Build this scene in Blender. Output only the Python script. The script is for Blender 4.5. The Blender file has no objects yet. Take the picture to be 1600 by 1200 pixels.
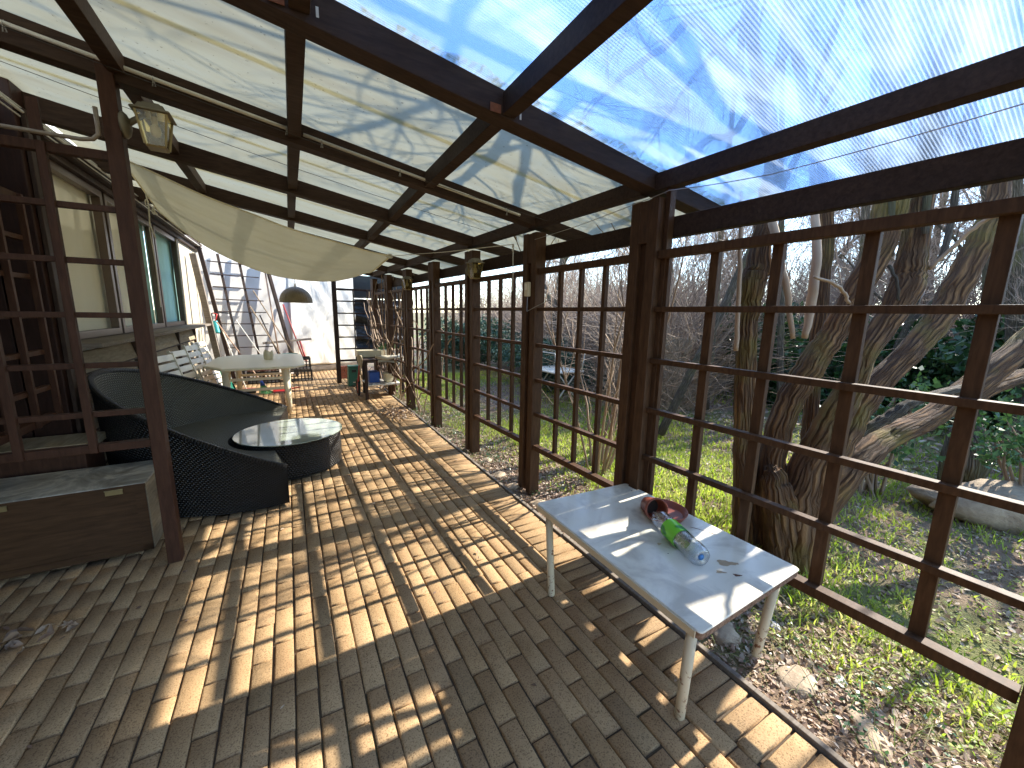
import bpy, math, random
import numpy as np
from mathutils import Vector, Matrix
R = math.radians
random.seed(7)
rng = np.random.default_rng(11)
S = bpy.context.scene
COL = S.collection

# ------------------------------------------------------------------ camera
YAW, PITCH, ROLL, FPX, CAMH = .5525, .1765, -.0183, 617.0, 1.6
fw = Vector((math.sin(YAW)*math.cos(PITCH), math.cos(YAW)*math.cos(PITCH), -math.sin(PITCH)))
rt0 = Vector((math.cos(YAW), -math.sin(YAW), 0)); dn0 = fw.cross(rt0)
rt = rt0*math.cos(ROLL) + dn0*math.sin(ROLL)
dn = -rt0*math.sin(ROLL) + dn0*math.cos(ROLL)
cd = bpy.data.cameras.new('camera'); cam = bpy.data.objects.new('camera', cd); COL.objects.link(cam)
cd.sensor_width = 36; cd.lens = FPX/1600*36; cd.clip_start = .02; cd.clip_end = 1000
cam.matrix_world = Matrix(((rt.x, -dn.x, -fw.x, 0), (rt.y, -dn.y, -fw.y, 0), (rt.z, -dn.z, -fw.z, CAMH), (0, 0, 0, 1)))
S.camera = cam

# ------------------------------------------------------------------ sky, sun, exposure
SUN_EL, SUN_AZ = R(36), R(90)           # azimuth clockwise from +Y: the sun stands over +X
w = bpy.data.worlds.new('World'); S.world = w; w.use_nodes = True
nt = w.node_tree; bg = nt.nodes['Background']
sky = nt.nodes.new('ShaderNodeTexSky'); sky.sky_type = 'NISHITA'; sky.sun_disc = False
sky.sun_elevation = SUN_EL; sky.sun_rotation = SUN_AZ
sky.air_density = .9; sky.dust_density = .1; sky.ozone_density = 1.6
nt.links.new(sky.outputs[0], bg.inputs[0]); bg.inputs[1].default_value = .15
sl = bpy.data.lights.new('sun', 'SUN'); sl.energy = 3.1; sl.angle = R(.5); sl.color = (1, .94, .83)
so = bpy.data.objects.new('sun', sl); COL.objects.link(so); so.location = (8, 0, 8)
sd = Vector((math.cos(SUN_EL)*math.sin(SUN_AZ), math.cos(SUN_EL)*math.cos(SUN_AZ), math.sin(SUN_EL)))
so.rotation_euler = sd.to_track_quat('Z', 'Y').to_euler()
S.view_settings.view_transform = 'Standard'; S.view_settings.look = 'None'
S.view_settings.exposure = 2.15; S.view_settings.gamma = 1
S.render.engine = 'CYCLES'
cy = S.cycles; cy.use_denoising = True; cy.max_bounces = 8; cy.transparent_max_bounces = 24
cy.diffuse_bounces = 5; cy.glossy_bounces = 3; cy.transmission_bounces = 6; cy.sample_clamp_indirect = 10
cy.caustics_reflective = False; cy.caustics_refractive = False
try: cy.denoiser = 'OPENIMAGEDENOISE'
except Exception: pass

# ------------------------------------------------------------------ frames
TH = R(2.3)                              # the house runs 2.3 degrees off the trellis row
def fromH(x, y, z=0.0):
    c, s = math.cos(TH), math.sin(TH)
    return Vector((1.93 + c*x + s*y, 2.8 - s*x + c*y, z))
def toH(p):
    x, y = p[0]-1.93, p[1]-2.8; c, s = math.cos(TH), math.sin(TH)
    return Vector((c*x - s*y, s*x + c*y, p[2]))
def at(px, py, depth):                   # a point of the garden seen at (px,py) of the photo, depth metres ahead
    v = fw + rt*((px-800)/FPX) + dn*((py-600)/FPX)
    hd = v.x*math.sin(YAW) + v.y*math.cos(YAW)
    return Vector((0, 0, CAMH)) + v*(depth/hd)

# ------------------------------------------------------------------ materials
MATS = {}
class NT:
    def __init__(s, name):
        s.m = bpy.data.materials.new(name); s.m.use_nodes = True; s.t = s.m.node_tree
        s.p = s.t.nodes['Principled BSDF']; s.out = s.t.nodes['Material Output']; MATS[name] = s.m
    def n(s, typ, **kw):
        nd = s.t.nodes.new('ShaderNode'+typ)
        for k, v in kw.items():
            if k.startswith('i_'): nd.inputs[k[2:].replace('_', ' ')].default_value = v
            else: setattr(nd, k, v)
        return nd
    def l(s, a, b): s.t.links.new(a, b)
    def coord(s, scale=(1, 1, 1), kind='Object', rot=(0, 0, 0)):
        c = s.n('TexCoord'); m = s.n('Mapping'); m.inputs['Scale'].default_value = scale
        m.inputs['Rotation'].default_value = rot
        s.l(c.outputs[kind], m.inputs[0]); return m.outputs[0]
    def noise(s, vec, scale, detail=4, rough=.55, dist=0):
        n = s.n('TexNoise'); n.inputs['Scale'].default_value = scale; n.inputs['Detail'].default_value = detail
        n.inputs['Roughness'].default_value = rough; n.inputs['Distortion'].default_value = dist
        if vec: s.l(vec, n.inputs['Vector'])
        return n.outputs['Fac']
    def ramp(s, fac, stops):
        r = s.n('ValToRGB'); e = r.color_ramp.elements
        while len(e) < len(stops): e.new(.5)
        for i, (p, c) in enumerate(stops):
            e[i].position = p; e[i].color = (*c, 1) if len(c) == 3 else c
        s.l(fac, r.inputs[0]); return r.outputs[0]
    def mix(s, fac, a, b, mode='MIX'):
        m = s.n('Mix', data_type='RGBA', blend_type=mode)
        for v, i in ((fac, 0), (a, 6), (b, 7)):
            if hasattr(v, 'is_linked'): s.l(v, m.inputs[i])
            elif i == 0: m.inputs[0].default_value = v
            else: m.inputs[i].default_value = (*v, 1)
        return m.outputs[2]
    def math(s, op, a, b=None):
        m = s.n('Math', operation=op)
        for v, i in ((a, 0), (b, 1)):
            if v is None: continue
            if hasattr(v, 'is_linked'): s.l(v, m.inputs[i])
            else: m.inputs[i].default_value = v
        return m.outputs[0]
    def rnd(s): return s.n('NewGeometry').outputs['Random Per Island']
    def bump(s, h, strength=.3, dist=.01):
        b = s.n('Bump'); b.inputs['Strength'].default_value = strength; b.inputs['Distance'].default_value = dist
        s.l(h, b.inputs['Height']); s.l(b.outputs[0], s.p.inputs['Normal']); return b
    def base(s, c, rough=.6, metal=0, spec=None):
        if hasattr(c, 'is_linked'): s.l(c, s.p.inputs['Base Color'])
        else: s.p.inputs['Base Color'].default_value = (*c, 1)
        if hasattr(rough, 'is_linked'): s.l(rough, s.p.inputs['Roughness'])
        else: s.p.inputs['Roughness'].default_value = rough
        s.p.inputs['Metallic'].default_value = metal
        if spec is not None: s.p.inputs['Specular IOR Level'].default_value = spec
        return s

def wood(name, c1, c2, rough=.55, grain=(1, 1, 1), sc=30, bs=.25):
    m = NT(name); v = m.coord(grain); n1 = m.noise(v, sc, 5, .6, .4); n2 = m.noise(m.coord(), 2.2, 3)
    f = m.math('MULTIPLY', n1, 1.0)
    c = m.ramp(f, [(.3, c1), (.7, c2)]); c = m.mix(m.math('MULTIPLY', n2, .5), c, tuple(x*.55 for x in c1))
    r = m.n('MapRange'); m.l(n2, r.inputs[0]); r.inputs[3].default_value = rough-.12; r.inputs[4].default_value = rough+.2
    m.base(c, r.outputs[0], spec=.22); m.bump(n1, bs, .004); return m.m
wood('wood_brown', (.050, .023, .010), (.115, .056, .026), .58, (6, 6, 1), 9)
wood('wood_beam', (.036, .020, .013), (.080, .047, .032), .62, (1, 7, 7), 8)
wood('wood_red', (.048, .020, .011), (.092, .040, .022), .55, (6, 6, 1), 8)
wood('wood_porch', (.022, .009, .006), (.045, .018, .012), .5, (6, 6, 1), 8)
wood('wood_grey', (.17, .14, .11), (.33, .28, .23), .75, (1, 8, 8), 7)
wood('wood_weather', (.26, .21, .14), (.46, .39, .27), .75, (7, 1, 7), 7)
wood('wood_chest', (.055, .027, .012), (.105, .053, .024), .5, (1, 9, 9), 6)
wood('wood_pale', (.30, .22, .14), (.48, .37, .25), .6, (9, 9, 1), 8)
wood('wood_dark', (.035, .022, .017), (.075, .048, .036), .6, (8, 8, 1), 8)
def plain(name, c, rough=.5, metal=0, var=.12, sc=14, bump=0):
    m = NT(name); n = m.noise(m.coord(), sc, 4)
    cc = m.mix(n, tuple(x*(1-var) for x in c), tuple(min(1, x*(1+var)) for x in c))
    m.base(cc, rough, metal)
    if bump: m.bump(n, bump, .005)
    return m.m
plain('plastic_cream', (.78, .70, .50), .38, 0, .06, 5)
plain('plastic_white', (.74, .71, .61), .35, 0, .05, 6)
plain('white_tube', (.70, .69, .64), .4)
plain('metal_grey', (.35, .34, .32), .45, .8)
plain('metal_pale', (.24, .20, .16), .45, .2)
plain('metal_rust', (.26, .10, .05), .8, .2, .4, 60)
plain('black_plastic', (.012, .012, .013), .4)
plain('black_rubber', (.02, .02, .02), .75)
plain('green_plastic', (.012, .12, .08), .4)
plain('blue_plastic', (.01, .08, .38), .4)
plain('teal_plastic', (.03, .38, .42), .45)
plain('red_plastic', (.55, .02, .02), .4)
plain('lime_green', (.15, .48, .20), .6)
plain('brass', (.32, .25, .12), .45, .7)
plain('lamp_roof', (.20, .18, .13), .6, .4)
plain('rope', (.72, .69, .6), .8)
plain('dark_wire', (.04, .035, .03), .5)
plain('terracotta', (.22, .052, .026), .45, 0, .18, 18)
plain('soil', (.03, .018, .012), .9, 0, .4, 60)
plain('ceramic_cream', (.62, .55, .38), .35)
plain('ceramic_olive', (.16, .16, .07), .5)
plain('fabric_beige', (.50, .46, .36), .85, 0, .15, 12, .3)
plain('fabric_tan', (.36, .30, .20), .85, 0, .2, 40, .3)
plain('brick_red', (.38, .13, .075), .8, 0, .25, 30)
plain('concrete', (.36, .34, .31), .85, 0, .15, 20, .2)
plain('aluminium', (.16, .12, .10), .4, .5)
plain('pale_rod', (.42, .27, .18), .6, 0, .2, 20)
plain('red_rod', (.40, .05, .045), .5)
plain('screw_metal', (.7, .62, .5), .3, .9)
plain('curtain_white', (.90, .88, .76), .8, 0, .05, 3)

def m_trans(name, col, trans, transl, stripes=False):
    m = NT(name); t = m.t; t.nodes.remove(m.p)
    T = m.n('BsdfTransparent'); T.inputs[0].default_value = (*trans, 1)
    L = m.n('BsdfTranslucent'); G = m.n('BsdfGlossy'); G.inputs['Roughness'].default_value = .25
    D = m.n('BsdfDiffuse')
    return m, T, L, G, D
# milky polycarbonate roofing: mostly diffusing, stained in long streaks down the slope
m, T, L, G, D = m_trans('roof_milky', None, (.84, .83, .76), None)
st = m.noise(m.coord((.6, 2.6, 1)), 1.5, 5, .6, .7); st2 = m.noise(m.coord((1, 3, 1)), 3, 4)
lc = m.ramp(st, [(.25, (.30, .275, .20)), (.5, (.37, .355, .275)), (.75, (.36, .365, .31))])
blot = m.ramp(m.noise(m.coord((14, 14, 14)), 3, 2), [(.27, (.35, .3, .24)), (.32, (1, 1, 1))])
lc = m.mix(1, lc, blot, 'MULTIPLY'); m.l(lc, L.inputs[0]); m.l(lc, D.inputs[0])
a = m.n('MixShader'); a.inputs[0].default_value = .22; m.l(L.outputs[0], a.inputs[1]); m.l(D.outputs[0], a.inputs[2])
b = m.n('MixShader'); r = m.n('MapRange'); m.l(st2, r.inputs[0]); r.inputs[3].default_value = .45; r.inputs[4].default_value = .80
rf = m.n('BsdfRefraction'); rf.inputs['IOR'].default_value = 1.4; rf.inputs['Roughness'].default_value = .42; rf.inputs[0].default_value = (.76, .74, .66, 1)
tt = m.n('MixShader'); tt.inputs[0].default_value = .50; m.l(T.outputs[0], tt.inputs[1]); m.l(rf.outputs[0], tt.inputs[2])
m.l(r.outputs[0], b.inputs[0]); m.l(tt.outputs[0], b.inputs[1]); m.l(a.outputs[0], b.inputs[2])
c = m.n('MixShader'); c.inputs[0].default_value = .04; m.l(b.outputs[0], c.inputs[1]); m.l(G.outputs[0], c.inputs[2])
m.l(c.outputs[0], m.out.inputs[0])
# clear ribbed twin-wall sheet: sky shows through, ribs catch the light
m, T, L, G, D = m_trans('roof_clear', None, (.64, .79, .96), None)
wv = m.n('TexWave'); wv.wave_type = 'BANDS'; wv.bands_direction = 'Y'; wv.inputs['Scale'].default_value = 26
m.l(m.coord(), wv.inputs['Vector'])
sm = m.noise(m.coord((.9, 4.2, 1), rot=(0, 0, R(14))), 1.6, 5, .62, .5)  # stretched noise whitens the sheet, painting in streaks of glare
L.inputs[0].default_value = (.90, .91, .92, 1)
rib = m.math('MULTIPLY', m.math('POWER', wv.outputs['Fac'], 3), .22)
f = m.n('MapRange'); m.l(sm, f.inputs[0]); f.inputs[1].default_value = .46; f.inputs[2].default_value = .72
f.inputs[3].default_value = .02; f.inputs[4].default_value = .20
edge = m.n('TexCoord')
rf = m.n('BsdfRefraction'); rf.inputs['IOR'].default_value = 1.3; rf.inputs['Roughness'].default_value = .27; rf.inputs[0].default_value = (.66, .80, .97, 1)
tt = m.n('MixShader'); tt.inputs[0].default_value = .52; m.l(T.outputs[0], tt.inputs[1]); m.l(rf.outputs[0], tt.inputs[2])
b = m.n('MixShader'); m.l(m.math('ADD', rib, f.outputs[0]), b.inputs[0])
m.l(tt.outputs[0], b.inputs[1]); m.l(L.outputs[0], b.inputs[2])
c = m.n('MixShader'); c.inputs[0].default_value = .04; m.l(b.outputs[0], c.inputs[1]); m.l(G.outputs[0], c.inputs[2])
m.l(c.outputs[0], m.out.inputs[0])
# mossy dirt collected along the sheet edge
m, T, L, G, D = m_trans('sheet_dirt', None, (1, 1, 1), None)
n = m.noise(m.coord((3, 1, 1)), 12, 5, .7); lc = m.ramp(n, [(.3, (.30, .20, .07)), (.6, (.62, .50, .24))]); m.l(lc, L.inputs[0])
b = m.n('MixShader'); m.l(m.ramp(n, [(.35, (.9, .9, .9)), (.62, (.15, .15, .15))]), b.inputs[0]); m.l(T.outputs[0], b.inputs[1]); m.l(L.outputs[0], b.inputs[2]); m.l(b.outputs[0], m.out.inputs[0])
m, T, L, G, D = m_trans('sheet_tape', None, (1, 1, 1), None)
L.inputs[0].default_value = (.72, .66, .50, 1); T.inputs[0].default_value = (.9, .85, .7, 1)
b = m.n('MixShader'); b.inputs[0].default_value = .12; m.l(T.outputs[0], b.inputs[1]); m.l(L.outputs[0], b.inputs[2]); m.l(b.outputs[0], m.out.inputs[0])
# shade sail cloth
m, T, L, G, D = m_trans('sail_cloth', None, (1, 1, 1), None)
n = m.noise(m.coord((1, 1, 1)), 4, 3); cc = m.ramp(n, [(.3, (.93, .88, .72)), (.7, (.96, .92, .78))])
m.l(cc, L.inputs[0]); m.l(cc, D.inputs[0])
a = m.n('MixShader'); a.inputs[0].default_value = .2; m.l(L.outputs[0], a.inputs[1]); m.l(D.outputs[0], a.inputs[2])
m.l(a.outputs[0], m.out.inputs[0])
# glass
def glass(name, tint, rough=.03, clear=.8):
    m, T, L, G, D = m_trans(name, None, tint, None)
    T.inputs[0].default_value = (*tint, 1); G.inputs['Roughness'].default_value = rough
    fr = m.n('Fresnel'); fr.inputs[0].default_value = 1.5
    f = m.math('MINIMUM', m.math('ADD', fr.outputs[0], 1-clear-.2 if clear < .8 else .0), 1.0)
    b = m.n('MixShader'); m.l(f, b.inputs[0]); m.l(T.outputs[0], b.inputs[1]); m.l(G.outputs[0], b.inputs[2])
    m.l(b.outputs[0], m.out.inputs[0]); return m.m
glass('glass_window', (.95, .97, .95)); glass('glass_green', (.45, .58, .50), .05); glass('glass_amber', (.86, .76, .46), .12)
m = NT('bottle_plastic'); m.base((.93, .97, 1), .05); m.p.inputs['Transmission Weight'].default_value = 0
T = m.n('BsdfTransparent'); T.inputs[0].default_value = (.93, .96, .98, 1)
G = m.n('BsdfGlossy'); G.inputs['Roughness'].default_value = .06
fr = m.n('LayerWeight'); fr.inputs[0].default_value = .45
nb = m.noise(m.coord((1, 1, 1)), 34, 3); bb = m.n('Bump'); bb.inputs['Strength'].default_value = .8; bb.inputs['Distance'].default_value = .01
m.l(nb, bb.inputs['Height']); m.l(bb.outputs[0], G.inputs['Normal']); m.l(bb.outputs[0], fr.inputs['Normal'])
mx = m.n('MixShader'); m.l(m.math('ADD', m.math('MULTIPLY', fr.outputs['Facing'], .75), .06), mx.inputs[0])
m.l(T.outputs[0], mx.inputs[1]); m.l(G.outputs[0], mx.inputs[2]); m.l(mx.outputs[0], m.out.inputs[0])
plain('bottle_blue', (.06, .22, .55), .3)
# bottle label
m = NT('bottle_label'); v = m.coord(kind='UV'); sx = m.n('SeparateXYZ'); m.l(v, sx.inputs[0])
n = m.noise(v, 4, 1); g = m.ramp(n, [(.45, (.22, .70, .04)), (.50, (.22, .70, .04)), (.56, (.02, .25, .04))])
bars = m.n('TexWave'); bars.bands_direction = 'Y'; bars.inputs['Scale'].default_value = 9; m.l(v, bars.inputs['Vector'])
w1 = m.mix(bars.outputs['Fac'], (.30, .36, .5), (.82, .84, .86))
band = m.math('MULTIPLY', m.math('GREATER_THAN', sx.outputs[0], .40), m.math('LESS_THAN', sx.outputs[0], .58))
m.base(m.mix(band, g, w1), .35)
m = NT('table_glass'); m.base((.34, .39, .31), .06); m.p.inputs['Specular IOR Level'].default_value = .9  # pale green diffuse base paints in the sail's reflection
m.p.inputs['Coat Weight'].default_value = .5; m.p.inputs['Coat Roughness'].default_value = .03
# brick pavers
m = NT('paver'); r = m.rnd(); v = m.coord()
base = m.ramp(r, [(0, (.42, .265, .130)), (.35, (.48, .31, .158)), (.7, (.54, .36, .19)), (.85, (.44, .275, .14)), (1, (.34, .228, .12))])
n1 = m.noise(v, 5, 5, .6); n2 = m.noise(v, 160, 3, .7); n3 = m.noise(v, 26, 3)
c = m.mix(m.math('MULTIPLY', n1, .55), base, (.30, .20, .105))
sp = m.ramp(n2, [(.38, (.35, .33, .3)), (.47, (1, 1, 1)), (.60, (1, 1, 1)), (.68, (1.25, 1.22, 1.15))])
c = m.mix(.8, c, sp, 'MULTIPLY'); st = m.ramp(m.noise(v, 1.6, 6, .65), [(.34, (.62, .58, .52)), (.48, (.9, .89, .87)), (.6, (1, 1, 1))])
c = m.mix(.9, c, st, 'MULTIPLY'); m.base(c, .86, spec=.3)
hh = m.math('ADD', m.math('MULTIPLY', n2, .5), n3); m.bump(hh, .5, .006)
m = NT('joint_sand'); n = m.noise(m.coord(), 1.6, 3); n2 = m.noise(m.coord(), 90, 3)
c = m.ramp(n, [(.40, (.05, .032, .02)), (.56, (.075, .05, .03)), (.66, (.05, .06, .014))]); c = m.mix(n2, c, (.10, .075, .05)); m.base(c, .95); m.bump(n2, .6, .01)
# garden ground
m = NT('ground'); v = m.coord(); n = m.noise(v, .55, 6, .65, .3); n2 = m.noise(v, 14, 5, .7); n3 = m.noise(v, 90, 3)
c = m.ramp(n, [(.36, (.36, .24, .15)), (.46, (.28, .19, .11)), (.52, (.19, .22, .05)), (.66, (.22, .29, .055))])
c = m.mix(m.math('MULTIPLY', n2, .6), c, (.12, .075, .05)); c = m.mix(m.math('MULTIPLY', n3, .5), c, (.20, .15, .10)); m.base(c, .95); m.bump(m.math('ADD', n2, n3), .8, .03)
# bark
def bark(name, c1, c2, c3, sc=1):
    m = NT(name); v = m.coord(kind='UV')
    mp = m.n('Mapping'); m.l(v, mp.inputs[0]); mp.inputs['Scale'].default_value = (24*sc, 3.4*sc, 1)
    vo = m.n('TexVoronoi'); vo.feature = 'DISTANCE_TO_EDGE'; vo.inputs['Scale'].default_value = 1.0
    nz = m.noise(mp.outputs[0], 1.2, 5, .6)
    nn = m.n('TexNoise'); nn.inputs['Scale'].default_value = 1.3; m.l(mp.outputs[0], nn.inputs['Vector'])
    va = m.n('VectorMath', operation='MULTIPLY_ADD'); m.l(nn.outputs['Color'], va.inputs[0]); va.inputs[1].default_value = (.12, .9, 1); m.l(mp.outputs[0], va.inputs[2])
    m.l(va.outputs[0], vo.inputs['Vector'])
    fine = m.noise(mp.outputs[0], 5, 5, .7)
    h = m.math('ADD', m.math('MINIMUM', m.math('MULTIPLY', vo.outputs['Distance'], 3.0), 1.0), m.math('MULTIPLY', fine, .45))
    c = m.ramp(m.math('MULTIPLY', h, .7), [(.10, tuple(x*.45 for x in c1)), (.45, c1), (.95, c2)])
    big = m.noise(m.coord(), 6, 4, .6); c = m.mix(m.math('MULTIPLY', big, .6), c, tuple(x*.6 for x in c1))
    mo = m.ramp(m.noise(m.coord(), 2.4, 4), [(.48, (0, 0, 0)), (.62, (1, 1, 1))])
    c = m.mix(m.math('MULTIPLY', mo, .7), c, c3); m.base(c, .9); m.bump(h, 1, .03); return m.m
bark('bark_rough', (.15, .072, .027), (.36, .195, .078), (.19, .145, .03))
bark('bark_grey', (.16, .125, .085), (.34, .28, .20), (.18, .17, .07), 1.6)
def leafm(name, cols, rough=.5, tr=.35):
    m = NT(name); r = m.rnd(); st = [(i/(len(cols)-1), c) for i, c in enumerate(cols)]
    c = m.ramp(r, st); m.base(c, rough); 
    L = m.n('BsdfTranslucent'); m.l(c, L.inputs[0]); mx = m.n('MixShader'); mx.inputs[0].default_value = tr
    m.l(m.p.outputs[0], mx.inputs[1]); m.l(L.outputs[0], mx.inputs[2]); m.l(mx.outputs[0], m.out.inputs[0]); return m.m
leafm('twig', [(.18, .12, .085), (.28, .20, .145), (.38, .29, .22), (.23, .165, .13)], .7, .0)
leafm('twig_pale', [(.28, .19, .12), (.42, .30, .20), (.22, .15, .10)], .7, .0)
leafm('grass', [(.28, .42, .03), (.38, .52, .045), (.46, .54, .07), (.52, .48, .18), (.32, .46, .04)], .5, .6)
leafm('straw', [(.40, .32, .16), (.30, .40, .06), (.50, .42, .24), (.22, .34, .05)], .6, .3)
leafm('dry_leaf', [(.24, .14, .09), (.42, .29, .19), (.55, .43, .31), (.16, .09, .06), (.46, .32, .23), (.66, .56, .43)], .6, .25)
leafm('evergreen', [(.012, .035, .010), (.025, .07, .018), (.05, .11, .03), (.018, .05, .016)], .28, .2)
leafm('ivy', [(.04, .10, .03), (.07, .16, .04), (.05, .12, .06)], .35, .25)
leafm('juniper', [(.03, .075, .045), (.05, .11, .065), (.08, .14, .08), (.025, .06, .03)], .6, .15)
leafm('weed', [(.20, .34, .04), (.34, .46, .05), (.50, .52, .06)], .5, .45)
# plaster
m = NT('plaster'); v = m.coord(); n = m.noise(v, 30, 5, .6); n2 = m.noise(v, 1.3, 3)
m.base(m.mix(m.math('MULTIPLY', n2, .5), (.74, .72, .68), (.62, .60, .56)), .9); m.bump(n, .25, .004)
m = NT('plaster_beige'); n = m.noise(m.coord(), 5, 4); m.base(m.mix(n, (.48, .43, .33), (.38, .34, .26)), .9)
# wicker weave, from the surface's own uv (metres)
def wicker(name, c1, c2, su=55, sv=80):
    m = NT(name); v = m.coord(kind='UV'); s = m.n('SeparateXYZ'); m.l(v, s.inputs[0])
    u = m.math('MULTIPLY', s.outputs[0], su); w_ = m.math('MULTIPLY', s.outputs[1], sv)
    par = m.math('MULTIPLY', m.math('FLOOR', w_), .5)
    a = m.math('ABSOLUTE', m.math('SINE', m.math('MULTIPLY', m.math('ADD', u, par), math.pi)))
    b = m.math('ABSOLUTE', m.math('SINE', m.math('MULTIPLY', w_, math.pi)))
    h = m.math('MULTIPLY', m.math('POWER', a, .6), m.math('POWER', b, .6))
    n = m.noise(v, 40, 3)
    c = m.mix(h, c1, c2); c = m.mix(m.math('MULTIPLY', n, .3), c, tuple(x*.5 for x in c1)); m.base(c, .36); m.bump(h, 1, .012); return m.m
wicker('wicker_black_shaded', (.003, .003, .003), (.026, .025, .022), 36, 48)  # darkened further: the shade on the outer side is put into the colour
wicker('wicker_seat_lit', (.07, .07, .052), (.30, .29, .215), 110, 100)  # lighter tone: the light falling on the seat is put into the colour
wicker('wicker_back', (.022, .022, .018), (.25, .24, .19), 34, 44)
wicker('wicker_lamp', (.16, .11, .055), (.62, .48, .28), 60, 60)
# marble table top, with stains
m = NT('marble_top'); v = m.coord(); n = m.noise(v, 2.4, 6, .6, 1.6); n2 = m.noise(v, 9, 5, .6)
c = m.ramp(n, [(.35, (.56, .51, .42)), (.5, (.78, .73, .61)), (.7, (.83, .79, .66))])
c = m.mix(m.ramp(n2, [(.60, (0, 0, 0)), (.80, (.5, .5, .5))]), c, (.42, .35, .26)); m.base(c, .22)
m = NT('lid_stone'); v = m.coord(); n = m.noise(v, 3, 6, .6, 2.5)
c = m.ramp(n, [(.3, (.17, .155, .125)), (.48, (.34, .32, .27)), (.55, (.52, .49, .41)), (.7, (.32, .29, .24))]); m.base(c, .4); m.bump(n, .4, .02)
m = NT('leg_paint'); n = m.noise(m.coord(), 38, 5, .7); hz = m.n('SeparateXYZ'); m.l(m.n('TexCoord').outputs['Object'], hz.inputs[0])
rr = m.math('ADD', n, m.math('MULTIPLY', m.math('SUBTRACT', .22, m.math('MINIMUM', hz.outputs[2], .5)), .35))
c = m.ramp(rr, [(.60, (.62, .54, .38)), (.66, (.20, .08, .035))]); m.base(c, .5)
m = NT('table_edge'); n = m.noise(m.coord(), 70, 4, .7); m.base(m.ramp(n, [(.3, (.10, .045, .025)), (.6, (.30, .19, .13))]), .9); m.bump(n, .6, .006)
plain('stain_brown', (.11, .04, .02), .6, 0, .4, 60)
plain('stain_tan', (.40, .29, .17), .5, 0, .3, 40)
m = NT('tarp_black'); n = m.noise(m.coord((1, 1, 3)), 6, 5, .6, .8); m.base((.03, .032, .036), .32); m.bump(n, 1, .06)
m = NT('canvas_white'); n = m.noise(m.coord((1.5, 1, .7), rot=(0, R(35), 0)), 2.2, 4, .55, .6); m.base((.82, .79, .70), .8); m.bump(n, .5, .05)
m = NT('stone'); n = m.noise(m.coord(), 7, 6, .65); m.base(m.ramp(n, [(.3, (.24, .17, .11)), (.7, (.50, .39, .26))]), .9); m.bump(n, .8, .03)
m = NT('stone_white'); n = m.noise(m.coord(), 9, 5); m.base(m.ramp(n, [(.3, (.45, .43, .4)), (.7, (.70, .68, .65))]), .8); m.bump(n, .5, .02)

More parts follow.
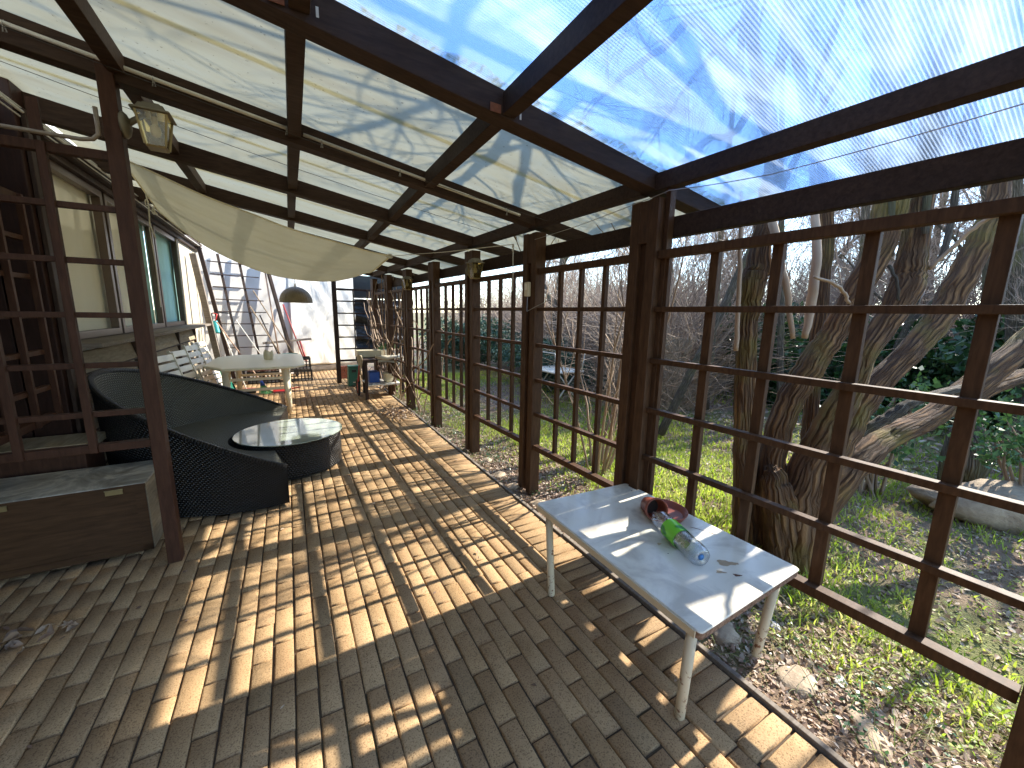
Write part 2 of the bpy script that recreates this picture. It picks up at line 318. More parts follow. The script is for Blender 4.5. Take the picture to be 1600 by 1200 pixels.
# ------------------------------------------------------------------ mesh builder
BASE = {}
class MB:
    def __init__(s): s.v = []; s.f = []; s.uv = []; s.mi = []; s.cur = 0
    def quad(s, idx, uv=None): s.f.append(tuple(idx)); s.uv.append(uv); s.mi.append(s.cur)
    def box(s, x0, x1, y0, y1, z0, z1):
        b = len(s.v); s.v += [(x, y, z) for z in (z0, z1) for y in (y0, y1) for x in (x0, x1)]
        for q in ((0, 2, 3, 1), (4, 5, 7, 6), (0, 1, 5, 4), (2, 6, 7, 3), (0, 4, 6, 2), (1, 3, 7, 5)): s.quad([b+i for i in q])
        return s
    def hexa(s, p):                       # eight points in box order (x fastest)
        b = len(s.v); s.v += [tuple(q) for q in p]
        for q in ((0, 2, 3, 1), (4, 5, 7, 6), (0, 1, 5, 4), (2, 6, 7, 3), (0, 4, 6, 2), (1, 3, 7, 5)): s.quad([b+i for i in q])
        return s
    def beam(s, p, q, w, h, up=(0, 0, 1)):
        p, q, up = Vector(p), Vector(q), Vector(up); d = (q-p).normalized(); sd_ = d.cross(up).normalized(); u = sd_.cross(d)
        pts = []
        for e in (-1, 1):
            for c in (-1, 1):
                for o in (p, q): pts.append(o + sd_*(w/2*c) + u*(h/2*e))
        return s.hexa(pts)
    def ring(s, c, n1, n2, r, n, rs=None):
        b = len(s.v)
        for i in range(n):
            a = 2*math.pi*i/n; rr = r*(rs[i] if rs is not None else 1)
            s.v.append(tuple(c + n1*(math.cos(a)*rr) + n2*(math.sin(a)*rr)))
        return b
    def tube(s, pts, rad, n=8, caps=True, rough=0, seed=0, uv=False):
        pts = [Vector(p) for p in pts]; m = len(pts)
        if not hasattr(rad, '__len__'): rad = [rad]*m
        d0 = (pts[1]-pts[0]).normalized(); ref = Vector((0, 0, 1)) if abs(d0.z) < .9 else Vector((1, 0, 0))
        n1 = d0.cross(ref).normalized(); prev = None; L = 0; rr = random.Random(seed)
        ph = [rr.uniform(0, 6.28) for _ in range(6)]
        for k in range(m):
            d = (pts[min(k+1, m-1)]-pts[max(k-1, 0)]).normalized(); n1 = (n1 - d*n1.dot(d)).normalized(); n2 = d.cross(n1)
            rs = None
            if rough: rs = [1 + rough*(math.sin(3*2*math.pi*i/n+ph[0]+L*2.1)*.5+math.sin(7*2*math.pi*i/n+ph[1]+L*3)*.35+math.sin(5*2*math.pi*i/n+ph[2]-L*5)*.35+rr.uniform(-.12, .12)) for i in range(n)]
            b = s.ring(pts[k], n1, n2, rad[k], n, rs)
            if prev is not None:
                seg = (pts[k]-pts[k-1]).length; per = 2*math.pi*rad[k]
                for i in range(n):
                    j = (i+1) % n
                    u = [(i/n*.6, L), ((i+1)/n*.6, L), ((i+1)/n*.6, L+seg), (i/n*.6, L+seg)] if uv else None
                    s.quad((prev+i, prev+j, b+j, b+i), u)
                L += seg
            prev = b
        if caps:
            s.f.append(tuple(range(prev, prev+n))); s.uv.append(None); s.mi.append(s.cur)
            s.f.append(tuple(reversed(range(prev-(m-1)*n, prev-(m-1)*n+n)))); s.uv.append(None); s.mi.append(s.cur)
        return s
    def lathe(s, prof, c=(0, 0, 0), n=24, axis='z', closed=True):
        b0 = len(s.v); L = [0]
        for k in range(1, len(prof)): L.append(L[-1]+math.hypot(prof[k][0]-prof[k-1][0], prof[k][1]-prof[k-1][1]))
        for r, z in prof:
            for i in range(n):
                a = 2*math.pi*i/n; x, y = r*math.cos(a), r*math.sin(a)
                p = (x, y, z) if axis == 'z' else ((z, x, y) if axis == 'x' else (x, z, y))
                s.v.append((c[0]+p[0], c[1]+p[1], c[2]+p[2]))
        rm = max(r for r, z in prof)
        for k in range(len(prof)-1):
            for i in range(n):
                j = (i+1) % n; q = (b0+k*n+i, b0+k*n+j, b0+(k+1)*n+j, b0+(k+1)*n+i)
                u = 2*math.pi*rm/n
                s.quad(q, [(i*u, L[k]), ((i+1)*u, L[k]), ((i+1)*u, L[k+1]), (i*u, L[k+1])])
        return s
    def grid(s, fn, nu, nv, su=1, sv=1):
        b = len(s.v)
        for i in range(nu+1):
            for j in range(nv+1): s.v.append(tuple(fn(i/nu, j/nv)))
        for i in range(nu):
            for j in range(nv):
                a = b+i*(nv+1)+j; s.quad((a, a+nv+1, a+nv+2, a+1), [(i/nu*su, j/nv*sv), ((i+1)/nu*su, j/nv*sv), ((i+1)/nu*su, (j+1)/nv*sv), (i/nu*su, (j+1)/nv*sv)])
        return s
    def build(s, name, mat, parent=None, smooth=False, bevel=0, solid=0):
        base = BASE.get(parent.name, Vector((0, 0, 0))) if parent else Vector((0, 0, 0))
        me = bpy.data.meshes.new(name); V = np.array(s.v, dtype=float) - np.array(base)
        me.from_pydata(V.tolist(), [], s.f)
        if any(u is not None for u in s.uv):
            uvl = me.uv_layers.new(name='UVMap'); buf = []
            for f, u in zip(s.f, s.uv): buf += list(u) if u is not None else [(0, 0)]*len(f)
            uvl.data.foreach_set('uv', np.array(buf, dtype=np.float32).ravel())
        for mn in (mat if isinstance(mat, (list, tuple)) else [mat]): me.materials.append(MATS[mn])
        if max(s.mi, default=0): me.polygons.foreach_set('material_index', s.mi)
        if smooth: me.polygons.foreach_set('use_smooth', [True]*len(s.f))
        me.update()
        o = bpy.data.objects.new(name, me); COL.objects.link(o)
        if parent: o.parent = parent
        if bevel:
            b = o.modifiers.new('bevel', 'BEVEL'); b.width = bevel; b.segments = 2; b.limit_method = 'ANGLE'
        if solid:
            b = o.modifiers.new('solid', 'SOLIDIFY'); b.thickness = solid; b.offset = 0
        return o
def thing(name, label, cat, base=(0, 0, 0), H=False, group=None, kind=None):
    o = bpy.data.objects.new(name, None); COL.objects.link(o); o.empty_display_size = .1
    base = Vector(base)
    if H: o.location = fromH(*base); o.rotation_euler.z = -TH
    else: o.location = base
    BASE[o.name] = base
    tag(o, label, cat, group, kind); return o
def tag(o, label=None, cat=None, group=None, kind=None):
    if label: o['label'] = label
    if cat: o['category'] = cat
    if group: o['group'] = group
    if kind: o['kind'] = kind
    return o
def single(mb, name, mat, label, cat, base=(0, 0, 0), H=False, group=None, kind=None, **kw):
    o = mb.build(name, mat, None, **kw)
    base = Vector(base); o.data.transform(Matrix.Translation(-base))
    if H: o.location = fromH(*base); o.rotation_euler.z = -TH
    else: o.location = base
    tag(o, label, cat, group, kind); return o
def copy_tree(o, parent=None):
    c = o.copy(); COL.objects.link(c); c.parent = parent
    for ch in list(o.children): copy_tree(ch, c)
    return c
def npmesh(name, V, F, mat, smooth=False):   # bulk mesh from numpy arrays, F (n,k)
    me = bpy.data.meshes.new(name); n, k = F.shape
    me.vertices.add(len(V)); me.vertices.foreach_set('co', V.astype(np.float32).ravel())
    me.loops.add(n*k); me.loops.foreach_set('vertex_index', F.astype(np.int32).ravel())
    me.polygons.add(n); me.polygons.foreach_set('loop_start', np.arange(0, n*k, k, dtype=np.int32))
    if smooth: me.polygons.foreach_set('use_smooth', np.ones(n, dtype=bool))
    me.update(calc_edges=True); me.materials.append(MATS[mat]); me.validate()
    o = bpy.data.objects.new(name, me); COL.objects.link(o); return o

# ================================================================== SETTING: ground, floor
def hnoise(x, y): return .03*math.sin(x*1.7+y*.9)+.025*math.sin(y*2.3-x*.6)+.02*math.sin(x*4.1+1)*math.cos(y*3.7)
def gz(x, y):                              # garden height
    t = max(0, min(1, (x-1.8)/1.2)); r = max(0, x-9)
    return -.03 - .03*t + hnoise(x, y)*t + .012*r*min(1, r/8)
def ground():
    xs = np.concatenate([np.linspace(1.70, 12, 90), np.linspace(12.6, 40, 36), np.linspace(45, 300, 20)])
    ys = np.concatenate([np.linspace(-300, -12, 20), np.linspace(-10, 18, 140), np.linspace(19, 60, 30), np.linspace(70, 300, 16)])
    V = np.array([(x, y, gz(x, y)) for x in xs for y in ys]); n = len(ys)
    F = np.array([(i*n+j, (i+1)*n+j, (i+1)*n+j+1, i*n+j+1) for i in range(len(xs)-1) for j in range(n-1)])
    o = npmesh('ground', V, F, 'ground', True); tag(o, 'leaf-strewn garden ground with patches of grass', 'ground', kind='structure')
    m = MB(); m.box(-300, 1.72, -300, 300, -.6, -.06); o2 = m.build('subsoil', 'ground'); tag(o2, kind='structure')
ground()
def bricks():
    V = []; F = []
    def brick(x0, x1, y0, y1):
        b = len(V); j = .0026; x0 += random.uniform(-j, j); x1 += random.uniform(-j, j); y0 += random.uniform(-j, j); y1 += random.uniform(-j, j)
        z = random.uniform(-.0032, .0032); tx = random.uniform(-.010, .010); ty = random.uniform(-.006, .006); c = .0065
        cx, cy_ = (x0+x1)/2, (y0+y1)/2
        for (a, e, d, h) in ((x0, y0, 0, -.03), (x1, y0, 0, -.03), (x1, y1, 0, -.03), (x0, y1, 0, -.03)): V.append((a, e, h))
        for (a, e) in ((x0, y0), (x1, y0), (x1, y1), (x0, y1)): V.append((a, e, z-c*.8+(a-cx)*tx+(e-cy_)*ty))
        for (a, e) in ((x0+c, y0+c), (x1-c, y0+c), (x1-c, y1-c), (x0+c, y1-c)): V.append((a, e, z+(a-cx)*tx+(e-cy_)*ty))
        for k in range(4):
            q = (k+1) % 4; F.append((b+k, b+q, b+4+q, b+4+k)); F.append((b+4+k, b+4+q, b+8+q, b+8+k))
        F.append((b+8, b+9, b+10, b+11))
    W, L, G = .0865, .248, .0075
    nx = 0; x = -.435
    while x > -4.42:
        off = (nx % 2)*L/2 + random.uniform(-.02, .02); y = -4.2+off
        while y < 9.6:
            if not (x < -3.35 and y > 1.3) and y + L < 8.45 + (x+2.2)*.42 + .5: brick(x-W+G, x, y, y+L-G)
            y += L
        x -= W; nx += 1
    y = -4.2
    while y < 8.9:
        brick(-.43, -.185, y, y+W-G); y += W
    V = np.array(V); F = np.array(F)
    o = npmesh('brick_floor', V, F, 'paver'); o.location = fromH(0, 0, 0); o.rotation_euler.z = -TH
    tag(o, 'long tan brick pavers laid in running bond', 'floor', kind='structure')
    m = MB(); m.box(-4.45, -.17, -4.2, 9.6, -.06, -.013)
    o = single(m, 'joint_sand', 'joint_sand', 'dark sand in the paver joints', 'sand', H=True, kind='structure')
bricks()
m = MB()
for y0, y1, dx in ((-4.2, -2.6, 0), (-2.59, -.75, .004), (-.74, .9, -.004), (.91, 3.2, 0), (3.21, 5.6, .003)): m.box(-.176+dx, -.150+dx, y0, y1, -.05, .012)
single(m, 'edging_strip', 'wood_grey', 'thin weathered edging strip between the pavers and the soil', 'edging', H=True, bevel=.003)

# ================================================================== PERGOLA
SL = .19
YP = [-1.35, -.15, 1.59, 2.79, 3.99, 5.18, 6.38, 7.58, 8.74]
XP = 1.93
def rz(X): return 2.27 + SL*(XP-X)                 # underside of the rafters
def ry(i, X): return YP[i]+.11 + (XP-X)*math.tan(R(4.8))
perg = thing('pergola', 'dark brown timber pergola with a sloping roof of plastic sheets', 'pergola', (1.98, 2.8, 0))
for i, y in enumerate(YP):
    m = MB(); h = 2.262
    m.box(XP, XP+.10, y, y+.07, -.05, h); m.box(XP+.001, XP+.101, y+.13, y+.20, -.05, h+.003)
    m.box(XP+.028, XP+.098, y+.069, y+.131, .06 if i != 2 else -.04, h-.24); m.box(XP+.004, XP+.098, y+.069, y+.131, h-.24, h-.002)
    if i == 2: m.box(XP+.052, XP+.102, y-.032, y-.001, -.05, 2.40)
    p = m.build('post', 'wood_brown', perg, bevel=.003)
    if i in (2, 3, 4):
        for z in ((2.36, 2.14) if i == 2 else (2.22, 2.10)):
            b = MB(); b.lathe([(0, -.012), (.011, -.010), (.013, 0), (.013, .006)], (XP+.078, y-(.032 if i == 2 else .001), z), 10, 'y'); b.build('bolt', 'screw_metal', p, smooth=True)
for i in range(len(YP)):
    m = MB(); x0, x1 = 2.56, -1.36; n = Vector((SL, 0, 1)).normalized()
    hh = .150; wd = .10
    P = []
    for zz in (0, hh):
        for s_ in (-1, 1):
            for X in (x1, x0):
                taper = .06 if (X == x0 and zz == 0) else 0
                P.append((X, ry(i, X)+s_*wd/2, rz(X)+zz+taper))
    m.hexa(P); m.build('rafter', 'wood_beam', perg, bevel=.004)
def hx(xp, Y): return XP + math.cos(TH)*xp + math.sin(TH)*(Y-2.8)
for i in range(len(YP)-1):
    for k, xp in enumerate((0.035, -.86, -1.70, -2.50)):
        if k == 0: X0 = X1 = 1.985
        else: X0, X1 = hx(xp, YP[i]), hx(xp, YP[i+1])
        X0 += random.uniform(-.01, .01) if k else 0
        y0, y1 = ry(i, X0)+.051, ry(i+1, X1)-.051
        m = MB(); dz = .048 if k else .045
        m.beam((X0, y0, rz(X0)+dz+.048), (X1, y1, rz(X1)+dz+.048), .07, .094)
        m.build('purlin', 'wood_beam', perg, bevel=.003)
    m = MB(); m.box(2.035, 2.085, YP[i]+(.06 if i else 0), YP[i+1]+.05, 2.05, 2.165); m.build('edge_beam', 'wood_beam', perg, bevel=.004)
def sheet_pts(y0f, y1f, z0, th, X0=2.66, X1=-1.375):
    P = []
    for zz in (z0, z0+th):
        for f in (y0f, y1f):
            for X in (X1, X0): P.append((X, f(X), rz(X)+.151+zz))
    return P
for i in range(len(YP)-1):
    clear = i < 2
    f0 = (lambda X, i=i: ry(i, X)+(.0 if i < 2 else .012)); f1 = (lambda X, i=i: ry(i+1, X)-.012)
    m = MB(); m.hexa(sheet_pts(f0, f1, .004, .005)); m.build('roof_sheet', 'roof_clear' if clear else 'roof_milky', perg)
    if not clear:
        m = MB(); yo = .62
        m.hexa(sheet_pts(lambda X, i=i: ry(i, X)+yo, lambda X, i=i: ry(i, X)+yo+.045, .011, .003)); m.build('sheet_joint', 'sheet_tape', perg)
# dirt along the clear sheet where it meets the rafter
m = MB(); nseg = 70
for k in range(nseg):
    X0 = 2.6-3.9*k/nseg; X1 = 2.6-3.9*(k+1)/nseg
    def wdt(X): return .035+.016*math.sin(X*9)+.012*math.sin(X*23+1)+.01*math.sin(X*51)
    b = len(m.v)
    m.v += [(X0, ry(2, X0)-.02, rz(X0)+.1625), (X1, ry(2, X1)-.02, rz(X1)+.1625), (X1, ry(2, X1)-.05-wdt(X1), rz(X1)+.1625), (X0, ry(2, X0)-.05-wdt(X0), rz(X0)+.1625)]
    m.quad((b, b+1, b+2, b+3))
m.build('dirt_strip', 'sheet_dirt', perg)
# metal brackets under the purlins on the nearest full rafter
for xp in (-.86, -1.70):
    X = hx(xp, 1.7); y = ry(2, X)-.051
    for s_, mat in ((1, 'plastic_white'), (-1, 'metal_rust')):
        b = MB(); xx = X+s_*.05
        b.box(xx-.008, xx+.008, y-.10, y-.001, rz(X)+.052, rz(X)+.056) if 0 else b.box(min(xx, xx+s_*.055), max(xx, xx+s_*.055), y-.004, y-.001, rz(X)+.05, rz(X)+.085)
        b.build('bracket', mat, perg)
# roller pole and wires under the second rafter row
def under(i, X, off, dz): return Vector((X, ry(i, X)+off, rz(X)+dz))
t = thing('white_conduit', 'long white tube clipped along the side of a dark rafter', 'tube', under(3, .4, -.06, .09))
for a, b_ in ((1.80, .28), (.22, -1.30)):
    mb = MB(); mb.tube([under(3, a, -.066, .085), under(3, b_, -.066, .085)], .0105, 10); mb.build('tube', 'white_tube', t, smooth=True)
for X in (1.68, .86, .19, .38, -.42, -.95):
    mb = MB(); mb.tube([under(3, X, -.064, .098), under(3, X, -.080, .078), under(3, X-.006, -.070, .045), under(3, X+.006, -.066, .05), under(3, X, -.072, .08)], .003, 6); mb.build('clip', 'metal_grey', t)
def wire(name, pts, label, rad=.0018, mat='dark_wire', cat='wire'):
    mb = MB(); P = []
    for a, b_ in zip(pts[:-1], pts[1:]):
        a, b_ = Vector(a), Vector(b_)
        for k in range(8): q = a.lerp(b_, k/8); q.z -= .01*math.sin(math.pi*k/8)*(b_-a).length; P.append(q)
    P.append(Vector(pts[-1])); base = P[0]
    return single(mb.tube(P, rad, 5), name, mat, label, cat, base)
wire('roof_wire', [under(3, -1.3, -.16, .04), under(3, 1.9, -.30, .03)], 'thin dark wire strung under the roof beside the white tube')
wire('roof_wire', [under(3, -1.3, .35, .05), under(3, 1.9, .42, .03)], 'thin dark wire strung under the roof beyond the white tube')
wire('bay_wire', [(1.92, 2.80, 2.20), (1.92, 1.75, 2.255), (1.92, 1.52, 2.275), (1.93, 1.0, 2.22), (1.93, .1, 2.24)], 'thin wire with a twisted end running past the nearest post head', .0022, 'metal_grey')

# ------------------------------------------------------------------ trellis panels between the posts
def trellis(base, ax, L, z0, zs, ups, label, mat='wood_brown', H=False, w=.036, group='trellis panels between the pergola posts', ext=0, name='trellis_panel'):
    """ax: unit direction of the panel, L its length; upright positions ups along it, rail heights zs"""
    base = Vector(base); ax = Vector(ax); nrm = Vector((ax.y, -ax.x, 0))
    t = thing(name, label, 'trellis', base, H, group)
    zt = zs[-1]
    for k, z in enumerate(zs):
        h = .045 if k in (0, len(zs)-1) else .030
        mb = MB(); a = base + ax*.002; b_ = base + ax*(L-.002); off = nrm*(-.012)
        a = a+off; b_ = b_+off; a.z = b_.z = z; mb.beam(a, b_, .040 if h < .04 else .052, h); mb.build('rail', mat, t, bevel=.002)
    for u in ups:
        mb = MB(); a = base + ax*u + nrm*.018; mb.beam(Vector((a.x, a.y, zs[0]-.02-ext)), Vector((a.x, a.y, zt+.018+ext)), w, .032, up=nrm); mb.build('upright', mat, t, bevel=.002)
    return t
ZR = [.42, .725, 1.03, 1.335, 1.64, 1.95]
trellis((1.985, .052, 0), (0, 1, 0), 1.536, 0, ZR, [.25, .58, .91, 1.21, 1.505], 'large near trellis panel with five uprights beside the white table', w=.046)
trl = ['trellis panel with a small multi-stemmed shrub right behind it', 'trellis panel just beyond the post carrying the small beige switch box', 'trellis panel beyond the post with the nearer right-hand lantern', 'trellis panel with green conifer foliage behind it, fourth beyond the nearest post', 'trellis panel overgrown by bare vine stems near the far workbench', 'farthest trellis panel, wrapped in bare vine stems']
for k, i in enumerate(range(2, 8)):
    L = YP[i+1]-.002-(YP[i]+.20)
    trellis((1.985, YP[i]+.201, 0), (0, 1, 0), L, 0, ZR, [L*.26, L*.505, L*.75], trl[k], w=.032)
L = 1.0
trellis((1.985, -1.149, 0), (0, 1, 0), .96, 0, ZR, [.25, .5, .75], 'trellis panel beside the camera, beyond the corner post')

# ------------------------------------------------------------------ left post, its trellis, chest corner
lp = MB(); lp.box(-2.590, -2.520, .145, .225, 0, 2.87)
single(lp, 'timber_post', 'wood_red', 'slender reddish brown post standing alone before the wicker daybed', 'post', (-2.555, .185, 0), H=True, bevel=.003)
t = trellis((-3.95, .19, 0), (1, 0, 0), 1.36, 0, [.79, .99, 1.27, 1.55, 1.84, 2.12, 2.39], [.82, 1.11, .52, .22], 'reddish trellis panel running left from the slender post above the wooden chest', 'wood_red', H=True, w=.034, group=None)
mb = MB(); mb.box(-2.862, -2.818, .15, .165, 2.43, 2.60); mb.build('upright', 'wood_red', t)
mb = MB()
P = [(-4.2, .13, 2.445), (-3.2, .13, 2.440), (-2.68, .13, 2.437), (-2.63, .125, 2.445), (-2.605, .12, 2.47), (-2.60, .12, 2.51), (-2.60, .12, 2.70), (-2.51, .115, 2.88), (-2.505, .115, 3.0)]
P = [(-4.2, .13, 2.445), (-3.2, .13, 2.440), (-2.68, .13, 2.437), (-2.63, .125, 2.445), (-2.605, .12, 2.47), (-2.603, .12, 2.51), (-2.603, .12, 2.60)]
single(mb.tube(P, .010, 10), 'cable_pipe', 'metal_pale', 'grey pipe lying on the trellis top rail and bending up the post', 'pipe', P[0], H=True, smooth=True)
# inner trellis in the porch
trellis((-3.27, -1.2, 0), (0, 1, 0), 2.2, 0, [.85, 1.05, 1.29, 1.53, 1.78, 2.02, 2.27], [.5, .78, 1.06, 1.34, 1.62, 1.90, 2.18], 'inner trellis with sunlit pinkish rails deeper in the dark porch', 'wood_red', H=True, group=None, name='inner_trellis', w=.026)

# ================================================================== HOUSE
hs = thing('house', 'house side with weatherboards, windows and plaster under the pergola roof', 'house', (-3.4, 3, 0), H=True)
mb = MB(); mb.box(-9, -4.6, -8, 8.3, -.05, 3.6); mb.box(-4.6, -3.44, -8, 1.25, 2.95, 3.1); mb.box(-4.6, -3.44, 1.25, 8.1, 3.1, 3.25); mb.build('wall', 'plaster', hs)
mb = MB(); mb.box(-4.598, -4.50, -8, 1.25, 0, 2.94)
mb.build('porch_wall', 'wood_dark', hs)
mb = MB()
for k in range(12):
    mb.box(-4.498, -4.475, -1.6+k*.24, -1.6+k*.24+.225, .05, 2.8)
mb.build('porch_boards', 'wood_porch', hs, bevel=.006)
mb = MB(); mb.box(-3.50, -3.30, 1.25, 1.50, 0, 3.1); mb.box(-4.6, -3.51, 1.26, 1.50, 0, 3.09); mb.build('pier', 'wood_porch', hs, bevel=.006)
mb = MB(); mb.box(-3.296, -3.27, 1.30, 1.36, 0, 2.9); mb.box(-3.296, -3.27, 1.41, 1.47, 0, 2.9); mb.build('pier_batten', 'wood_dark', hs, bevel=.004)
# plaster of the wall beyond the windows and over them
mb = MB(); mb.box(-3.60, -3.421, 1.5, 6.2, 2.82, 3.1); mb.box(-3.60, -3.46, 1.5, 6.2, 0, 1.26); mb.build('wall', 'plaster', hs)
mb = MB(); mb.box(-3.60, -3.42, 6.20, 8.1, 0, 3.1); mb.build('wall', 'plaster_beige', hs)
# weatherboards
mb = MB(); z = 0.03
while z < 1.1:
    h = .168; P = []
    for zz, xo in ((z, .070), (z+h, .030)):
        for y in (1.56, 6.55):
            for x in (-3.46, -3.44+xo): P.append((x, y, zz))
    mb.hexa(P); z += .1665
mb.build('weatherboards', 'wood_weather', hs)
mb = MB()
for k in range(7): mb.box(-3.408, -3.366, 1.56, 6.55, .014+k*.1665, .029+k*.1665)  # dark strips added under the laps in place of their shadow lines
mb.build('lap_shadow', 'wood_dark', hs)
for y in (1.515, 3.2, 5.25, 6.55):
    mb = MB(); mb.box(-3.455, -3.362, y, y+.055, 0, 1.262); mb.build('board_batten', 'wood_dark', hs, bevel=.003)
mb = MB(); mb.box(-3.46, -3.13, 1.48, 6.72, 1.270, 1.305); mb.build('sill', 'wood_grey', hs, bevel=.004)
mb = MB(); mb.box(-3.455, -3.36, 1.46, 8.0, 2.76, 2.818); mb.box(-3.44, -3.30, 1.51, 8.0, 2.822, 2.93); mb.build('header', 'wood_dark', hs, bevel=.004)
mb = MB(); mb.box(-3.298, -3.290, .2, 8.0, 2.84, 2.848); mb.box(-3.300, -3.292, .2, 8.0, 2.905, 2.913); mb.tube([(-3.28, .0, 2.875), (-3.28, 3.1, 2.875)], .010, 8); mb.build('flashing', 'white_tube', hs)
for (y0, y1, cur, ctn) in ((1.505, 2.97, 'curtain_white', .0), (3.03, 4.72, 'curtain_white', .0), (4.78, 6.17, 'curtain_teal', .0)):
    z0, z1, f = 1.31, 2.755, .065
    mb = MB(); mb.box(-3.47, -3.40, y0, y1, z0, z0+f); mb.box(-3.47, -3.40, y0, y1, z1-f, z1); mb.box(-3.469, -3.401, y0, y0+f, z0+f, z1-f); mb.box(-3.469, -3.401, y1-f, y1, z0+f, z1-f)
    fr = mb.build('window', 'aluminium', hs, bevel=.003)
    mb = MB(); mb.box(-3.440, -3.434, y0+f, y1-f, z0+f, z1-f); mb.build('pane', 'glass_window', fr)
mb = MB(); mb.box(-3.399, -3.385, 6.02, 6.17, 1.31, 2.75); mb.build('window_trim', 'wood_weather', hs)
plain('curtain_teal', (.35, .62, .58), .8, 0, .05, 3)
for (y0, y1, mt) in ((1.50, 2.99, 'curtain_white'), (3.0, 4.35, 'curtain_white'), (4.37, 4.66, 'curtain_teal'), (4.70, 6.18, 'curtain_teal')):
    mb = MB(); mb.grid(lambda u, v, y0=y0, y1=y1: (-3.495+.003*math.sin(u*30*(y1-y0)), y0+(y1-y0)*u, 1.3+1.5*v), 60, 1)
    mb.build('curtain', mt, hs, smooth=True)

# end wall, canvas and skirting
ea, eb = Vector((-3.42, 7.86, 0)), Vector((.1, 9.22, 0)); ed = (eb-ea).normalized(); en = Vector((ed.y, -ed.x, 0))
t = thing('end_wall', 'white plastered wall closing the far end of the covered terrace', 'wall', (ea+eb)/2, H=True)
mb = MB(); mb.beam(ea-ed*.3+en*-.1+Vector((0, 0, 1.6)), eb-en*.1+Vector((0, 0, 1.6)), .2, 3.2); mb.build('wall', 'plaster', t)
mb = MB(); mb.beam(ea+ed*1.9+en*.035+Vector((0, 0, .10)), eb+en*.035+Vector((0, 0, .10)), .04, .11); mb.build('skirting', 'wood_grey', t, bevel=.004)
mb = MB(); mb.grid(lambda u, v: ea+ed*(1.75+2.0*u)+en*(.035+.018*math.sin(u*5+v*6)+.010*math.sin(u*17-v*9)+.006*math.sin(u*31+v*23))+Vector((0, 0, .165+2.75*v+.02*math.sin(u*6))), 60, 60, 2, 2.75)
single(mb, 'canvas_sheet', 'canvas_white', 'creased white canvas sheet hanging on the far end wall in the sun', 'canvas', ea+ed*2.7, H=True, smooth=True, solid=.004)
mb = MB(); mb.box(-.965, -.875, 6.56, 6.64, 0, 2.40)
single(mb, 'timber_post', 'wood_dark', 'dark post at the far end, between the canvas wall and the black tarpaulin', 'post', (-.92, 6.6, 0), H=True, bevel=.003)
trellis((-.872, 6.60, 0), (1, 0, 0), .93, 0, [.50, .76, 1.02, 1.28, 1.54, 1.80, 2.05], [.33, .62, .90], 'dark trellis across the far end in front of the black tarpaulin', 'wood_dark', H=True, w=.026, group=None)
mb = MB(); mb.grid(lambda u, v: (-.42+1.25*u, 7.35+.06*math.sin(v*23+u*3)*(1-.4*u)+.03*math.sin(u*9+v*40)+.02*math.sin(v*71+u*13), .32+1.55*v), 40, 70, 1.2, 1.6)
single(mb, 'tarpaulin', 'tarp_black', 'wrinkled black tarpaulin behind the trellis at the far end', 'tarpaulin', (.2, 7.35, .32), H=True, smooth=True, solid=.004)
mb = MB(); mb.box(-.42, .83, 7.33, 7.42, 1.90, 2.36); mb.box(-.42, .83, 7.325, 7.425, 2.36, 2.42)
single(mb, 'end_board', 'black_plastic', 'black board above the tarpaulin at the far end', 'board', (.2, 7.37, 1.9), H=True)
mb = MB()
for r in range(4):
    for c in range(2): mb.box(-.86+c*.13+(r % 2)*.03, -.74+c*.13+(r % 2)*.03, 7.2, 7.32, .0+r*.075, .07+r*.075)
single(mb, 'brick_stack', 'brick_red', 'small stack of red bricks beside the far dark post', 'bricks', (-.8, 7.25, 0), H=True, bevel=.003)

# ================================================================== GARDEN
def path_smooth(pts, rads, sub=5, jit=.0, seed=0):
    rr = random.Random(seed); P = [Vector(p) for p in pts]; out = []; ro = []
    for i in range(len(P)-1):
        p0 = P[max(i-1, 0)]; p1 = P[i]; p2 = P[i+1]; p3 = P[min(i+2, len(P)-1)]
        for k in range(sub):
            t = k/sub
            q = .5*((2*p1)+(p2-p0)*t+(2*p0-5*p1+4*p2-p3)*t*t+(3*p1-p0-3*p2+p3)*t*t*t)
            out.append(q+Vector([rr.uniform(-jit, jit) for _ in range(3)])); ro.append(rads[i]*(1-t)+rads[i+1]*t)
    out.append(P[-1]); ro.append(rads[-1]); return out, ro
class Twigs:                               # many thin tapering stems in one mesh, three sides each
    def __init__(s): s.V = []; s.F = []; s.n = 0
    def stem(s, pts, rads, k=3):
        P = np.array([tuple(p) for p in pts], dtype=float); r = np.array(rads, dtype=float)[:, None]
        d = np.gradient(P, axis=0); d /= np.linalg.norm(d, axis=1, keepdims=True)+1e-9
        ref = np.array([.3, .2, .93]) if abs(d[0][2]) < .85 else np.array([1., .1, 0])
        a = np.cross(d, ref); a /= np.linalg.norm(a, axis=1, keepdims=True)+1e-9; b = np.cross(d, a)
        m = len(P); R_ = [P + r*(a*math.cos(2*math.pi*i/k)+b*math.sin(2*math.pi*i/k)) for i in range(k)]
        s.V.append(np.stack(R_, 1).reshape(-1, 3)); f = []
        for i in range(m-1):
            for j in range(k): q = (j+1) % k; f.append((s.n+i*k+j, s.n+i*k+q, s.n+(i+1)*k+q, s.n+(i+1)*k+j))
        s.F.append(np.array(f)); s.n += m*k
    def build(s, name, mat): return npmesh(name, np.concatenate(s.V), np.concatenate(s.F), mat, True)
